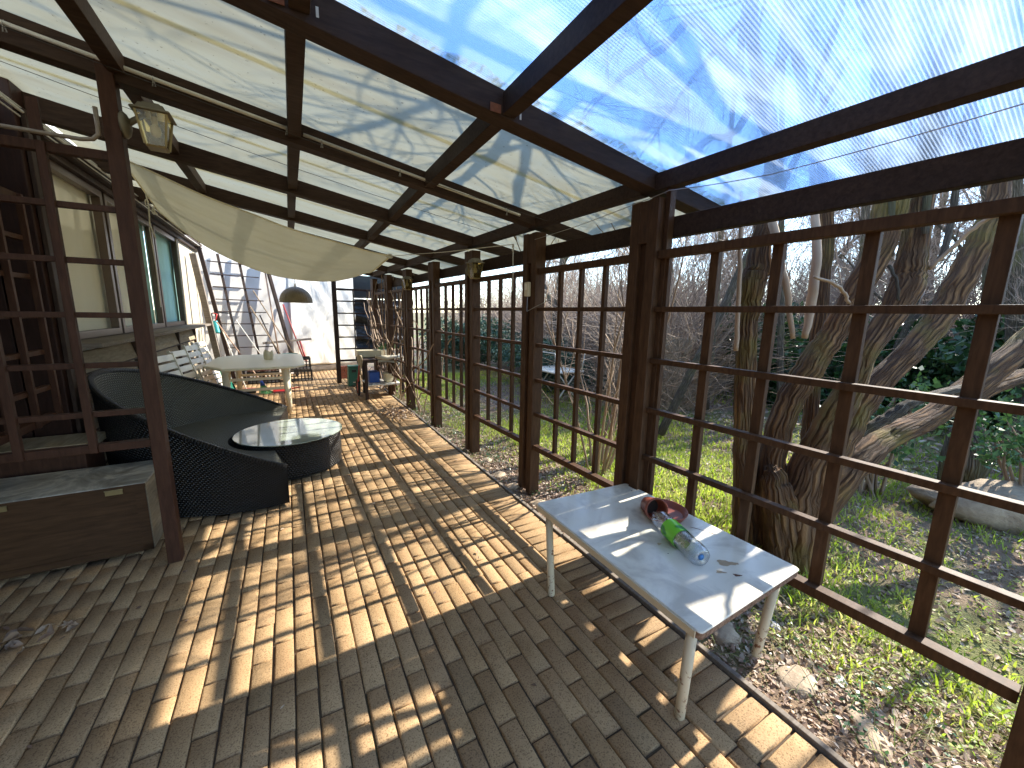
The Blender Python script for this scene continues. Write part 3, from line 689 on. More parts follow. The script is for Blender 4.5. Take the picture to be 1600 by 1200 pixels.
def grow(tw, p, d, L, r, depth, rr, up=.12, spread=.6, k=3, nb=(2, 4), rmin=.0022, wig=.22):
    n = 5 if depth > 0 else 4; pts = [p]; q = Vector(p); dd = Vector(d)
    for i in range(n-1):
        dd = (dd + Vector((rr.gauss(0, wig), rr.gauss(0, wig), rr.gauss(0, wig)+up))*.5).normalized(); q = q + dd*(L/(n-1)); pts.append(q)
    rads = [max(rmin, r*(1-.6*i/(n-1))) for i in range(n)]
    tw.stem(pts, rads, k if r > .012 else 3)
    if depth <= 0: return
    for _ in range(rr.randint(*nb)):
        i = rr.randint(1, n-1); ax = Vector((rr.gauss(0, 1), rr.gauss(0, 1), rr.gauss(0, 1))).normalized()
        nd = (dd + ax*spread*rr.uniform(.7, 1.5)).normalized()
        grow(tw, pts[i], nd, L*rr.uniform(.5, .8), rads[i]*.62, depth-1, rr, up, spread, k, nb, rmin, wig)
    grow(tw, pts[-1], dd, L*.75, rads[-1], depth-1, rr, up, spread, k, nb, rmin, wig)

# -- the big many-stemmed old tree right outside the nearest panel
bt = thing('old_tree', 'large old tree with several leaning mossy stems rising just outside the near trellis panel', 'tree', (3.0, 1.2, 0))
def stem(spec, seed, rough=.12, mat='bark_rough', n=26, name='trunk', sub=7):
    pts = [at(x, y, d) for x, y, wd, d in spec]; rads = [wd/2*d/FPX*(.88 if seed < 3 else .98)*FPX/math.sqrt(FPX**2+(x-800)**2) for x, y, wd, d in spec]
    # true distance along the view makes the pixel width right
    P, r_ = path_smooth(pts, rads, sub, .006, seed)
    mb = MB(); mb.tube(P, r_, n, True, rough, seed, True)
    return mb.build(name, mat, bt, smooth=True)
stem([(1158, 905, 66, 2.62), (1163, 800, 46, 2.68), (1162, 690, 40, 2.7), (1165, 570, 37, 2.7), (1170, 500, 34, 2.75), (1176, 445, 46, 2.78), (1184, 420, 44, 2.8), (1190, 370, 33, 2.85), (1196, 320, 30, 2.9), (1208, 220, 26, 3.0), (1180, 90, 22, 3.1), (1170, -60, 16, 3.3)], 1)
stem([(1205, 900, 75, 2.6), (1200, 800, 62, 2.62), (1207, 715, 52, 2.66), (1228, 640, 52, 2.68), (1262, 580, 56, 2.68), (1300, 520, 50, 2.72), (1336, 455, 50, 2.74), (1372, 390, 55, 2.76), (1390, 330, 66, 2.8), (1405, 240, 46, 2.86), (1395, 120, 44, 2.9), (1365, 20, 44, 2.95), (1335, -120, 30, 3.1), (1320, -300, 20, 3.3)], 2)
stem([(1232, 915, 110, 2.52), (1240, 840, 105, 2.52), (1256, 760, 84, 2.55), (1290, 675, 62, 2.58), (1325, 610, 50, 2.6), (1352, 550, 44, 2.64), (1388, 500, 46, 2.7), (1415, 450, 58, 2.74), (1425, 405, 52, 2.78), (1440, 320, 44, 2.84), (1455, 220, 38, 2.9), (1470, 120, 36, 3.0), (1500, 20, 36, 3.1), (1510, -120, 24, 3.2)], 3)
stem([(1262, 740, 30, 2.95), (1264, 680, 27, 2.98), (1270, 600, 26, 3.05), (1278, 520, 26, 3.1), (1288, 420, 24, 3.2), (1290, 330, 22, 3.3), (1270, 200, 20, 3.4), (1240, 60, 16, 3.6), (1225, -80, 10, 3.7)], 4)
stem([(1275, 745, 70, 2.6), (1318, 680, 56, 2.66), (1350, 625, 52, 2.72), (1405, 565, 48, 2.8), (1460, 505, 52, 2.9), (1505, 430, 54, 2.95), (1545, 350, 44, 3.0), (1565, 280, 38, 3.1), (1572, 200, 34, 3.2), (1560, 60, 30, 3.4), (1590, -100, 26, 3.6)], 5)
stem([(1262, 800, 80, 2.56), (1320, 735, 66, 2.62), (1385, 685, 52, 2.75), (1450, 655, 48, 2.85), (1510, 612, 56, 2.95), (1575, 560, 56, 3.05), (1660, 480, 50, 3.2), (1760, 380, 40, 3.4)], 6)
stem([(1490, 640, 44, 2.95), (1560, 600, 40, 3.1), (1640, 575, 34, 3.3), (1750, 540, 30, 3.5)], 7)
stem([(1310, 692, 15, 2.68), (1360, 668, 22, 2.66), (1400, 645, 26, 2.66), (1436, 624, 20, 2.7), (1500, 606, 18, 2.85)], 8, .1, 'bark_grey', 16, 'dead_limb')
stem([(1218, 900, 60, 2.46), (1222, 840, 70, 2.48), (1214, 780, 60, 2.5), (1208, 742, 40, 2.52), (1204, 730, 12, 2.53)], 9, .2, n=18, name='burr')
for k, sp in enumerate([[(1150, 548, 7, 2.6), (1154, 480, 7, 2.62), (1157, 380, 6, 2.65), (1158, 300, 6, 2.7)], [(1240, 530, 7, 2.6), (1228, 450, 10, 2.66), (1216, 390, 12, 2.7), (1204, 320, 12, 2.76), (1200, 240, 10, 2.8)],
          [(1258, 528, 9, 2.56), (1268, 470, 15, 2.6), (1276, 400, 13, 2.62), (1274, 330, 11, 2.7), (1270, 260, 9, 2.8)], [(1272, 432, 4, 2.5), (1300, 442, 5, 2.5), (1318, 456, 5, 2.5), (1326, 474, 5, 2.5)],
          [(1392, 400, 7, 2.7), (1394, 300, 9, 2.74), (1402, 200, 7, 2.8)], [(1446, 366, 8, 2.7), (1448, 300, 10, 2.7), (1450, 240, 8, 2.8)], [(1452, 420, 5, 2.7), (1490, 385, 6, 2.6), (1530, 350, 6, 2.5), (1566, 334, 6, 2.4)], [(1403, 470, 4, 2.6), (1402, 440, 4, 2.6), (1388, 415, 5, 2.66)],
          [(1470, 405, 8, 2.8), (1490, 330, 9, 2.9), (1500, 220, 8, 3.0), (1530, 120, 7, 3.1)], [(1320, -20, 10, 3.0), (1300, 60, 9, 2.95), (1275, 130, 7, 2.9), (1262, 190, 4, 2.9)]]):
    pts = [at(x, y, d) for x, y, wd, d in sp]; P, r_ = path_smooth(pts, [wd/2*d/FPX for x, y, wd, d in sp], 5, .004, k)
    mb = MB(); mb.tube(P, r_, 8, True, .05, k, True); mb.build('shoot', 'twig_pale' if k in (0, 1, 2, 3, 6) else 'bark_grey', bt, smooth=True)
# limbs and twigs high above the roof
rr = random.Random(3)
tops = [at(1170, -60, 3.3), at(1320, -300, 3.3), at(1510, -120, 3.2), at(1225, -80, 3.7), at(1590, -100, 3.6), at(1760, 380, 3.4), at(1208, 220, 3.0), at(1365, 20, 2.95), at(1500, 20, 3.1), at(1572, 200, 3.2)]
for k, p in enumerate(tops):
    tw = Twigs(); d = Vector((rr.uniform(-.5, .5), rr.uniform(-.4, .6), 1)).normalized()
    grow(tw, p, d, 1.2, .028 if k < 6 else .016, 3 if k < 6 else 2, rr, .05, .65, 6, (1, 2))
    o = tw.build('limb', 'bark_grey'); o.parent = bt; o.data.transform(Matrix.Translation(-BASE['old_tree']))

# long boughs reaching over the terrace roof; their shadows fall on the milky sheets
for k, (P0, d0) in enumerate((((2.6, 1.9, 3.5), (.25, 1, .35)), ((3.1, 1.5, 3.9), (.5, 1, .25)), ((3.3, 1.0, 4.4), (.1, .9, .45)), ((3.6, 2.2, 3.2), (.35, 1, .5)))):
    rr = random.Random(200+k); q = [Vector(P0)]; d = Vector(d0).normalized()
    for s_ in range(6): d = (d+Vector((rr.gauss(0, .22), rr.gauss(0, .12), rr.gauss(0, .18)))).normalized(); q.append(q[-1]+d*.55)
    st_ = at(*[(1208, 220, 3.0), (1335, -120, 3.1), (1510, -120, 3.2), (1240, 60, 3.6)][k])
    P, r_ = path_smooth([st_]+q, [.034, .032, .029, .025, .021, .016, .012, .008], 4, .012, k); tw = Twigs(); tw.stem(P, r_, 8)
    for j in range(13):
        i = rr.randint(6, len(P)-1); grow(tw, P[i], (d+Vector((rr.gauss(0, .7), rr.gauss(0, .6), rr.gauss(.1, .5)))).normalized(), .75, r_[i]*.55, 2, rr, .03, .7, 5, (1, 3), .004)
    o = tw.build('bough', 'bark_grey'); o.parent = bt; o.data.transform(Matrix.Translation(-BASE['old_tree']))

# -- bare trees: a few kinds, each with its own trunk and twig crown, copied about the garden
def bare_tree(name, label, seed, hgt, r0, lean=(0, 0), depth=5, nb=(2, 3), forks=3, low=.25):
    rr = random.Random(seed); t = thing(name, label, 'tree', (0, 0, 0), group='bare winter trees beyond the pergola')
    tr = MB(); tw = Twigs(); starts = []
    P, r_ = path_smooth([(0, 0, -.3), (.03, .02, .4), (lean[0]*.3, lean[1]*.3, hgt*low), (lean[0]*.7, lean[1]*.7, hgt*.45), (lean[0], lean[1], hgt*.62)], [r0*1.25, r0, r0*.85, r0*.6, r0*.35], 5, .01, seed)
    tr.tube(P, r_, 14, True, .1, seed, True)
    for f in range(forks):
        i = rr.randint(int(len(P)*.35), len(P)-2); a = rr.uniform(0, 6.28); dr = Vector((math.cos(a), math.sin(a), rr.uniform(.6, 1.3))).normalized()
        L = hgt*rr.uniform(.28, .4); q = [P[i]]
        for s_ in range(4): dr = (dr+Vector((rr.gauss(0, .15), rr.gauss(0, .15), .12))).normalized(); q.append(q[-1]+dr*L/4)
        Q, rq = path_smooth(q, [r_[i]*.7, r_[i]*.6, r_[i]*.5, r_[i]*.4, r_[i]*.3], 3, .01, seed+f)
        tr.tube(Q, rq, 9, True, .08, f, True); starts += [(Q[5], dr, rq[5]), (Q[8], dr, rq[8]), (Q[-1], dr, rq[-1])]
    starts += [(P[-1], Vector((0, 0, 1)), r_[-1]), (P[-5], Vector((.5, .2, .6)).normalized(), r_[-5]*.6), (P[-7], Vector((-.5, -.3, .6)).normalized(), r_[-7]*.5)]
    tr.build('trunk', 'bark_grey', t, smooth=True)
    for p, d, r in starts: grow(tw, p, (d+Vector((rr.gauss(0, .4), rr.gauss(0, .4), .1))).normalized(), hgt*.15, max(r*.6, .012), depth, rr, .06, .62, 4, nb, .0035)
    o = tw.build('crown', 'twig'); o.parent = t; return t
kinds = [bare_tree('bare_tree', 'bare grey tree', 21, 7.5, .13, (.6, .3), 4, (2, 3), 4), bare_tree('bare_tree', 'bare grey tree', 22, 6.2, .09, (-.5, .5), 4, (2, 3), 5, .15), bare_tree('bare_tree', 'slender bare tree', 23, 8.5, .15, (.2, -.8), 4, (2, 3), 5, .3)]
spots = [(8.9, 2.4, 0), (8.2, 5.6, 1), (9.8, 6.4, 2), (6.6, 8.6, 0), (8.4, 10.4, 1), (11.5, 3.4, 1), (12.2, -.4, 2), (13.5, 7.2, 0), (12.4, 10.5, 1), (15.5, 4.6, 2), (16, 1.0, 0), (15, 13.5, 2), (11, 14.5, 0), (18.5, 8.5, 1), (20, 3, 2), (21, 12, 0), (18, 18, 1), (14, 20, 2), (9, 19, 1), (24, 6, 0), (25, 16, 2), (26, 0, 1), (22, -3, 0), (17, -4, 2), (30, 10, 1), (31, 3, 0), (28, 22, 2), (20, 25, 0), (8.2, 15.5, 2), (33, 18, 1), (5.0, 12.5, 1), (14.2, 3.0, 1), (14.5, .4, 0), (17.5, 2.4, 1), (19, -1.5, 0), (16.5, -2.2, 2), (22, 1.2, 1), (21.5, 5.8, 0), (24, -4, 2), (19.5, 4.4, 2), (27, 3, 0), (13, 1.8, 2), (17, 6.4, 0)]
where = ['behind the big leaning stems', 'between the near trees', 'by the hedge', 'behind the thicket', 'far back in the garden', 'at the edge of the lawn']
BT = 'bare leafless tree among the many in the garden beyond the trellis'
first = {}
for n_, (x, y, k) in enumerate(spots):
    rr = random.Random(100+n_)
    if k not in first: o = kinds[k]; first[k] = 1
    else: o = copy_tree(kinds[k])
    o.location = (x, y, gz(x, y)); o.rotation_euler = (rr.uniform(-.06, .06), rr.uniform(-.06, .06), rr.uniform(0, 6.28)); s_ = rr.uniform(.85, 1.1)*max(.5, min(1.2, (x-1.2)*.062)) if n_ not in (1, 3) else .95
    o.scale = (s_, s_, s_); o['label'] = BT

# -- leaf clouds
def leafcloud(name, mat, blobs, size, seed, flat=.5, parent=None, aspect=2.0):
    g = np.random.default_rng(seed); Vs = []
    for (c, r, n) in blobs:
        u = g.normal(size=(n, 3)); u /= np.linalg.norm(u, axis=1, keepdims=True); rad = g.uniform(.45, 1.05, (n, 1))**.6
        lump = 1+.22*np.sin(u[:, :1]*5+c[0])*np.cos(u[:, 1:2]*6+c[1])+.15*np.sin(u[:, 2:3]*9)
        Vs.append(np.array(c)+u*rad*lump*np.array(r))
    C = np.concatenate(Vs); n = len(C)
    a = g.normal(size=(n, 3)); a /= np.linalg.norm(a, axis=1, keepdims=True); b = g.normal(size=(n, 3)); b -= a*(a*b).sum(1, keepdims=True); b /= np.linalg.norm(b, axis=1, keepdims=True)
    s_ = size*g.uniform(.6, 1.3, (n, 1)); nn = np.cross(a, b)
    V = np.stack([C-a*s_, C+b*s_/aspect+nn*s_*.15, C+a*s_, C-b*s_/aspect+nn*s_*.15], 1).reshape(-1, 3)
    o = npmesh(name, V, np.arange(n*4).reshape(-1, 4), mat)
    if parent: o.parent = parent; o.data.transform(Matrix.Translation(-BASE[parent.name]))
    return o
def shrub(name, label, c, r, n, size, mat, seed, parts=5, cat='shrub', stems=True):
    base = Vector((c[0], c[1], gz(c[0], c[1]))); t = thing(name, label, cat, base); rr = random.Random(seed); bl = []
    for k in range(parts):
        bl.append(((c[0]+rr.uniform(-.6, .6)*r[0], c[1]+rr.uniform(-.6, .6)*r[1], c[2]+rr.uniform(-.45, .5)*r[2]), tuple(x*rr.uniform(.45, .75) for x in r), n//parts))
    leafcloud('foliage', mat, bl, size, seed, parent=t)
    if stems:
        tw = Twigs()
        for k in range(14):
            e = Vector(bl[k % parts][0]); mid = base.lerp(e, .5)+Vector((rr.uniform(-.1, .1), rr.uniform(-.1, .1), .1)); tw.stem([base+Vector((rr.uniform(-.1, .1), rr.uniform(-.1, .1), -.05)), mid, e], [.02, .014, .006])
        o = tw.build('stems', 'twig'); o.parent = t; o.data.transform(Matrix.Translation(-base))
shrub('evergreen_shrub', 'broad dark evergreen shrub behind the thin upright mossy stem', (9.2, 3.6, .9), (1.5, 1.6, 1.1), 9000, .075, 'evergreen', 1)
shrub('evergreen_shrub', 'tall dark evergreen shrub behind the leaning stems at the right', (9.5, .2, 1.0), (1.8, 1.7, 1.4), 11000, .08, 'evergreen', 2)
shrub('evergreen_shrub', 'dark evergreen shrub at the far right edge behind the lowest stem', (8.6, -2.6, 1.0), (1.8, 1.6, 1.3), 9000, .08, 'evergreen', 3)
shrub('evergreen_shrub', 'glossy evergreen shrub at the left of the near panel, beyond the lawn', (9.8, 6.2, .8), (1.5, 1.3, .9), 7000, .075, 'evergreen', 4)
shrub('juniper_shrub', 'low bluish conifer shrub seen through the third trellis panel', (5.6, 7.4, .45), (1.1, 1.5, .6), 16000, .035, 'juniper', 5)
shrub('juniper_shrub', 'dense green conifer seen through the fifth trellis panel', (5.0, 10.6, .6), (1.1, 1.6, .95), 14000, .045, 'juniper', 6)
shrub('young_shrub', 'small pale leaved shrub under the low leaning limb', (4.9, 1.25, .75), (.55, .5, .45), 700, .035, 'ivy', 7)
shrub('young_shrub', 'thin leafy shrub right of the low limb near the pale rock', (5.6, .35, .8), (.7, .5, .5), 600, .035, 'ivy', 8)

# -- thicket of thin bare shoots
def thicket(name, label, boxes, n, seed, mat='twig', H=(1.2, 2.6), rad=.004, lean=.5, kind=None, cat='shrub'):
    rr = random.Random(seed); tw = Twigs(); base = Vector((boxes[0][0], boxes[0][2], -.05))
    for k in range(n):
        b = boxes[k % len(boxes)]; x, y = rr.uniform(b[0], b[1]), rr.uniform(b[2], b[3]); h = rr.uniform(*H); p = Vector((x, y, gz(x, y)-.05))
        d = Vector((rr.gauss(0, lean), rr.gauss(0, lean), 1)).normalized(); pts = [p]; L = h/4
        if rr.random() < .35: pts = [p+Vector((0, 0, rr.uniform(.3, 1.4)))]; d = Vector((rr.gauss(0, 1), rr.gauss(0, 1), rr.uniform(-.2, .8))).normalized()
        for s_ in range(4): d = (d+Vector((rr.gauss(0, .22), rr.gauss(0, .22), rr.gauss(0, .15)))).normalized(); pts.append(pts[-1]+d*L)
        r = rad*rr.uniform(.6, 1.8); tw.stem(pts, [r, r*.9, r*.75, r*.6, r*.4])
    o = tw.build(name, mat); o.data.transform(Matrix.Translation(-base)); o.location = base; tag(o, label, cat, kind=kind); return o
thicket('thicket', 'tangled brown thicket of bare shoots beyond the lawn behind the middle panels', [(6.6, 8.4, 4.8, 7.0), (7.0, 9.0, 7.0, 10), (7.2, 9.3, 10, 13), (7.6, 10, 13, 17)], 7200, 31, 'twig', (1.5, 3.9), .0055, .45, 'stuff', 'thicket')
thicket('thicket', 'paler tangled brush at the left of the near panel behind the post', [(4.9, 6.6, 4.0, 5.2)], 700, 32, 'twig_pale', (.8, 2.2), .0035, .7, 'stuff', 'thicket')
thicket('undergrowth', 'bare undergrowth far back under the trees', [(11, 15, -3, 12), (13, 20, -4, 16), (14, 26, -8, 22), (12, 24, 8, 22)], 9000, 33, 'twig', (1.6, 5.0), .010, .4, 'stuff', 'undergrowth')
# multi-stemmed shrub behind the second panel
sb = thing('stemmed_shrub', 'leafless shrub of many upright shoots close behind the second trellis panel', 'shrub', (2.95, 2.95, -.05)); rr = random.Random(8); tw = Twigs()
for k in range(9):
    a = rr.uniform(0, 6.28); p = Vector((2.95+.10*math.cos(a), 2.95+.12*math.sin(a), -.1)); d = Vector((math.cos(a)*.28, math.sin(a)*.32, 1)).normalized(); pts = [p]
    for s_ in range(7): d = (d+Vector((rr.gauss(0, .07), rr.gauss(0, .07), .04))).normalized(); pts.append(pts[-1]+d*.36)
    r0 = rr.uniform(.012, .022); tw.stem(pts, [r0*(1-.1*i) for i in range(8)], 7)
    for j in range(12):
        i = rr.randint(1, 7); dd = (Vector((rr.gauss(0, .45), rr.gauss(0, .45), 1))).normalized(); q = [pts[i]]
        for s_ in range(4): dd = (dd+Vector((rr.gauss(0, .12), rr.gauss(0, .12), .1))).normalized(); q.append(q[-1]+dd*rr.uniform(.12, .26))
        tw.stem(q, [.0055, .0048, .004, .003, .002])
o = tw.build('stems', 'twig_pale'); o.parent = sb; o.data.transform(Matrix.Translation(-BASE['stemmed_shrub']))
# vines on the far panels
rr = random.Random(5); tw = Twigs()
for k in range(34):
    y = rr.uniform(5.8, 8.6); p = Vector((2.0, y, 0)); pts = [p]; d = Vector((0, rr.gauss(0, .4), 1)).normalized()
    for s_ in range(12): d = (d+Vector((rr.gauss(0, .10), rr.gauss(0, .40), rr.gauss(0, .35)+.06))).normalized(); q = pts[-1]+d*.2; q.x = max(1.86, min(2.10, q.x)); q.z = max(.05, min(2.3, q.z)); pts.append(q)
    r0 = rr.uniform(.005, .013); tw.stem(pts, [r0]*6+[r0*.8]*7, 6)
o = tw.build('vine', 'twig_pale'); tag(o, 'bare vine stems twisting through the farthest trellis panels', 'vine')

# -- bits of the garden: folding table, rock, stump, lattice
t = thing('garden_table', 'white folding table standing on the lawn behind the second trellis panel', 'table', (4.75, 6.1, -.05)); bx, by = 4.75, 6.1
mb = MB(); mb.box(bx-.35, bx+.35, by-.45, by+.45, .52, .55); mb.build('table_top', 'plastic_white', t, bevel=.008)
for sy in (-1, 1):
    for sx in (-1, 1):
        mb = MB(); mb.tube([(bx+sx*.28, by+sy*.38, -.06), (bx-sx*.22, by+sy*.38, .52)], .014, 8); mb.build('leg', 'plastic_white', t, smooth=True)
for sx in (-1, 1):
    mb = MB(); mb.tube([(bx+sx*.30, by-.44, .55), (bx+sx*.36, by-.44, .90), (bx+sx*.36, by+.40, .90), (bx+sx*.30, by+.44, .55)], .012, 8); mb.build('rail', 'plastic_white', t, smooth=True)
def rock(name, label, c, r, mat, seed, rotz=0, cat='stone', group=None):
    rr = random.Random(seed); mb = MB(); ph = [rr.uniform(0, 6) for _ in range(6)]
    def fn(u, v):
        a = u*2*math.pi; b = (v-.5)*math.pi; x, y, z = math.cos(a)*math.cos(b), math.sin(a)*math.cos(b), math.sin(b)
        k = 1+.12*math.sin(3*x+ph[0])+.10*math.sin(4*y+ph[1])+.08*math.sin(6*z+5*x+ph[2])+.05*math.sin(11*y+ph[3])
        x, y, z = x*r[0]*k, y*r[1]*k, z*r[2]*k; return (c[0]+x*math.cos(rotz)-y*math.sin(rotz), c[1]+x*math.sin(rotz)+y*math.cos(rotz), c[2]+z)
    mb.grid(fn, 18, 10); return single(mb, name, mat, label, cat, c, smooth=True, group=group)
rock('garden_rock', 'long weathered rock on the lawn at the right beyond the trellis', (5.35, .25, .02), (1.0, .28, .22), 'stone', 1, R(-58))
rock('tree_stump', 'short mossy stump behind the low leaning limb', (5.9, .85, .2), (.17, .17, .45), 'bark_grey', 2, 0, 'stump')
mb = MB()
for k in range(34):
    a = k*.11
    mb.beam((5.9+a*.1, 3.9+a*.55, .25), (5.9+a*.1+.07, 3.9+a*.55+.5, 1.25), .012, .006, (1, 0, 0)); mb.beam((5.93+a*.1, 4.4+a*.55, .25), (5.93+a*.1-.07, 3.9+a*.55, 1.25), .012, .006, (1, 0, 0))
single(mb, 'lattice_fence', 'wood_weather', 'low diamond lattice fence at the back left of the near panel', 'fence', (5.95, 4.4, .25))
for k, (x1, y1, x2, y2, wd, d) in enumerate([(1508, 815, 1600, 655, 15, 4.6), (1535, 600, 1545, 440, 11, 5.0), (1590, 500, 1588, 250, 20, 5.2), (1548, 800, 1640, 700, 16, 4.3), (1070, 600, 1130, 480, 12, 5.4), (1220, 560, 1222, 380, 9, 6.5), (1590, 745, 1562, 500, 10, 5.6), (1110, 560, 1132, 330, 9, 7.0), (1340, 600, 1352, 380, 12, 7.4)]):
    p, q = at(x1, y1, d), at(x2, y2, d); dr = (q-p).normalized(); p = p - dr*max(0, (p.z+.05)/max(dr.z, .3)); e = q+dr*3.2
    P, r_ = path_smooth([p, p.lerp(e, .33)+Vector((.05, .03, 0)), p.lerp(e, .66)-Vector((.05, 0, 0)), e], [wd/2*d/FPX*1.1, wd/2*d/FPX, wd/2*d/FPX*.8, wd/2*d/FPX*.5], 5, .008, k)
    sp_ = thing('sapling', ['thin pale leaning sapling right of the low limb', 'slim grey sapling before the dark evergreen at the right', 'grey young tree at the right edge of the near panel', 'lowest slanting grey sapling at the right', 'slanting sapling growing out of the brush left of the upright stem', 'thin sapling between the two big leaning stems', 'slim dark sapling behind the farthest right upright', 'thin straight sapling left of the mossy upright stem', 'thin sapling behind the fork of the leaning stems'][k], 'tree', p)
    mb = MB(); mb.tube(P, r_, 12, True, .07, k, True); mb.build('trunk', 'bark_grey', sp_, smooth=True)
    rr = random.Random(k+60); tw = Twigs()
    for i in range(7 if k not in (1, 2) else 2): grow(tw, P[rr.randint(6 if k not in (1, 2) else 12, len(P)-1)], Vector((rr.gauss(0, .6), rr.gauss(0, .6), .8)).normalized(), .55, .008, 3, rr, .05, .6)
    o = tw.build('crown', 'twig'); o.parent = sp_; o.data.transform(Matrix.Translation(-BASE[sp_.name]))

# -- grass, leaves and stones
def grassy(x, y): return .5+.5*math.sin(x*.9+1.2+.5*math.sin(y*1.1))*math.cos(y*.8-.4+.6*math.sin(x*.7))
def grass():
    g = np.random.default_rng(4); V = []; N = 150000
    x = 2.15+g.exponential(2.3, N); y = g.uniform(-1.6, 10, N); keep = (x < 10)
    dens = .5+.5*np.sin(x*1.15+.4+.6*np.sin(y*1.3))*np.cos(y*.9+.3+.6*np.sin(x*.8)); dens = np.clip(dens*1.5-.15, .03, 1)
    cl = .5+.5*np.sin(x*7+3*np.sin(y*5))*np.sin(y*8+2*np.sin(x*6)); keep &= g.uniform(0, 1, N) < dens*(.35+.65*cl)*np.where(x < 2.5, .35, 1)
    x, y = x[keep], y[keep]; n = len(x); z = np.array([gz(a, b) for a, b in zip(x, y)])-.005
    h = g.uniform(.025, .085, n)*(.7+.5*cl[keep]); a = g.uniform(0, 6.28, n); wd = g.uniform(.0022, .0045, n)*(1+.12*x); ln = g.uniform(.2, 1.0, n)*h; b = a+g.uniform(-1, 1, n)
    P0 = np.stack([x-np.cos(a)*wd, y-np.sin(a)*wd, z], 1); P1 = np.stack([x+np.cos(a)*wd, y+np.sin(a)*wd, z], 1)
    mx = x+np.cos(b+1.57)*ln*.4; my = y+np.sin(b+1.57)*ln*.4
    P2 = np.stack([mx+np.cos(a)*wd*.8, my+np.sin(a)*wd*.8, z+h*.6], 1); P3 = np.stack([mx-np.cos(a)*wd*.8, my-np.sin(a)*wd*.8, z+h*.6], 1)
    P4 = np.stack([x+np.cos(b+1.57)*ln, y+np.sin(b+1.57)*ln, z+h], 1)
    V = np.stack([P0, P1, P2, P3, P4], 1).reshape(-1, 3); i = np.arange(n)*5
    F = np.concatenate([np.stack([i, i+1, i+2, i+3], 1), np.stack([i+3, i+2, i+4, i+4], 1)])
    me = bpy.data.meshes.new('grass'); faces = [tuple(q) for q in F[:n].tolist()]+[tuple(q[:3]) for q in F[n:].tolist()]
    me.from_pydata(V.tolist(), [], faces); me.materials.append(MATS['grass']); o = bpy.data.objects.new('grass', me); COL.objects.link(o)
    tag(o, 'short bright green grass on the lawn outside the trellis', 'grass', kind='stuff')
grass()
def litter(name, label, N, xr, yr, size, seed, zf, mat='dry_leaf', lift=.012, tilt=.5, dens=None, curl=.35):
    g = np.random.default_rng(seed); x = g.uniform(*xr, N); y = g.uniform(*yr, N)
    if dens is not None: k = g.uniform(0, 1, N) < dens(x, y); x, y = x[k], y[k]
    n = len(x); z = np.array([zf(a, b) for a, b in zip(x, y)])+g.uniform(.002, lift, n); s_ = size*g.uniform(.5, 1.3, n); a = g.uniform(0, 6.28, n)
    u = np.stack([np.cos(a), np.sin(a), g.normal(0, tilt, n)], 1); u /= np.linalg.norm(u, axis=1, keepdims=True); w_ = np.stack([-np.sin(a), np.cos(a), g.normal(0, tilt, n)], 1); w_ /= np.linalg.norm(w_, axis=1, keepdims=True)
    nn = np.cross(u, w_); nn *= np.sign(nn[:, 2:3]+1e-9); C = np.stack([x, y, z], 1); s1 = s_[:, None]; c_ = curl*g.uniform(.2, 1.6, (n, 1))
    pts = [C-u*s1, C-u*s1*.3+w_*s1*.45+nn*s1*c_, C+u*s1*.35+w_*s1*.5+nn*s1*c_, C+u*s1+nn*s1*.2, C+u*s1*.3-w_*s1*.5+nn*s1*c_*.8, C-u*s1*.4-w_*s1*.4+nn*s1*c_*.9]
    V = np.stack(pts, 1).reshape(-1, 3); V[:, 2] = np.maximum(V[:, 2], np.repeat(z-.004, 6)); i = np.arange(n)*6
    F = np.concatenate([np.stack([i, i+1, i+2, i+3], 1), np.stack([i, i+3, i+4, i+5], 1)])
    o = npmesh(name, V, F, mat); tag(o, label, 'leaves', kind='stuff'); return o
litter('leaf_litter', 'dry curled leaves covering the soil along the trellis and under the trees', 60000, (1.83, 7.0), (-1.2, 9), .019, 6, gz, dens=lambda x, y: np.where(x < 2.6, .95, .25+.35*(.5+.5*np.sin(x*2+y)*np.cos(y*1.7))))
litter('leaf_litter', 'small dry leaves and straw packed along the edging strip and stones', 14000, (1.73, 2.7), (-.8, 4.5), .014, 26, gz, dens=lambda x, y: np.clip(1.2-abs(x-2.0)*.9, .2, 1))
litter('leaf_litter', 'dry leaves scattered thinly over the far garden ground', 16000, (6, 18), (-4, 16), .05, 7, gz)
litter('fallen_leaf_scatter', 'few dry leaves and crumbs scattered over the pavers', 150, (-1.9, 1.75), (.2, 9), .016, 8, lambda a, b: .002, lift=.006, tilt=.25)
def pile(cx, cy_, sx, sy, N, size, seed, label, zf=lambda a, b: .002, h=.05):
    g = np.random.default_rng(seed); 
    o = litter('leaf_pile', label, N, (cx-sx, cx+sx), (cy_-sy, cy_+sy), size, seed, zf, lift=h, tilt=.7, curl=.6, dens=lambda x, y: np.exp(-(((x-cx)/sx*1.5)**2+((y-cy_)/sy*1.5)**2)))
p = fromH(-2.98, -.32); pile(p.x, p.y, .20, .14, 60, .036, 9, 'heap of big crumpled dry leaves on the pavers before the wooden chest', h=.03)
pile(1.62, 6.1, .30, .55, 480, .030, 10, 'heap of dry leaves and twigs at the foot of the far posts')
p = fromH(-.8, 5.9); pile(p.x, p.y, .5, .6, 200, .024, 11, 'dry leaves strewn around the far workbench', h=.02)
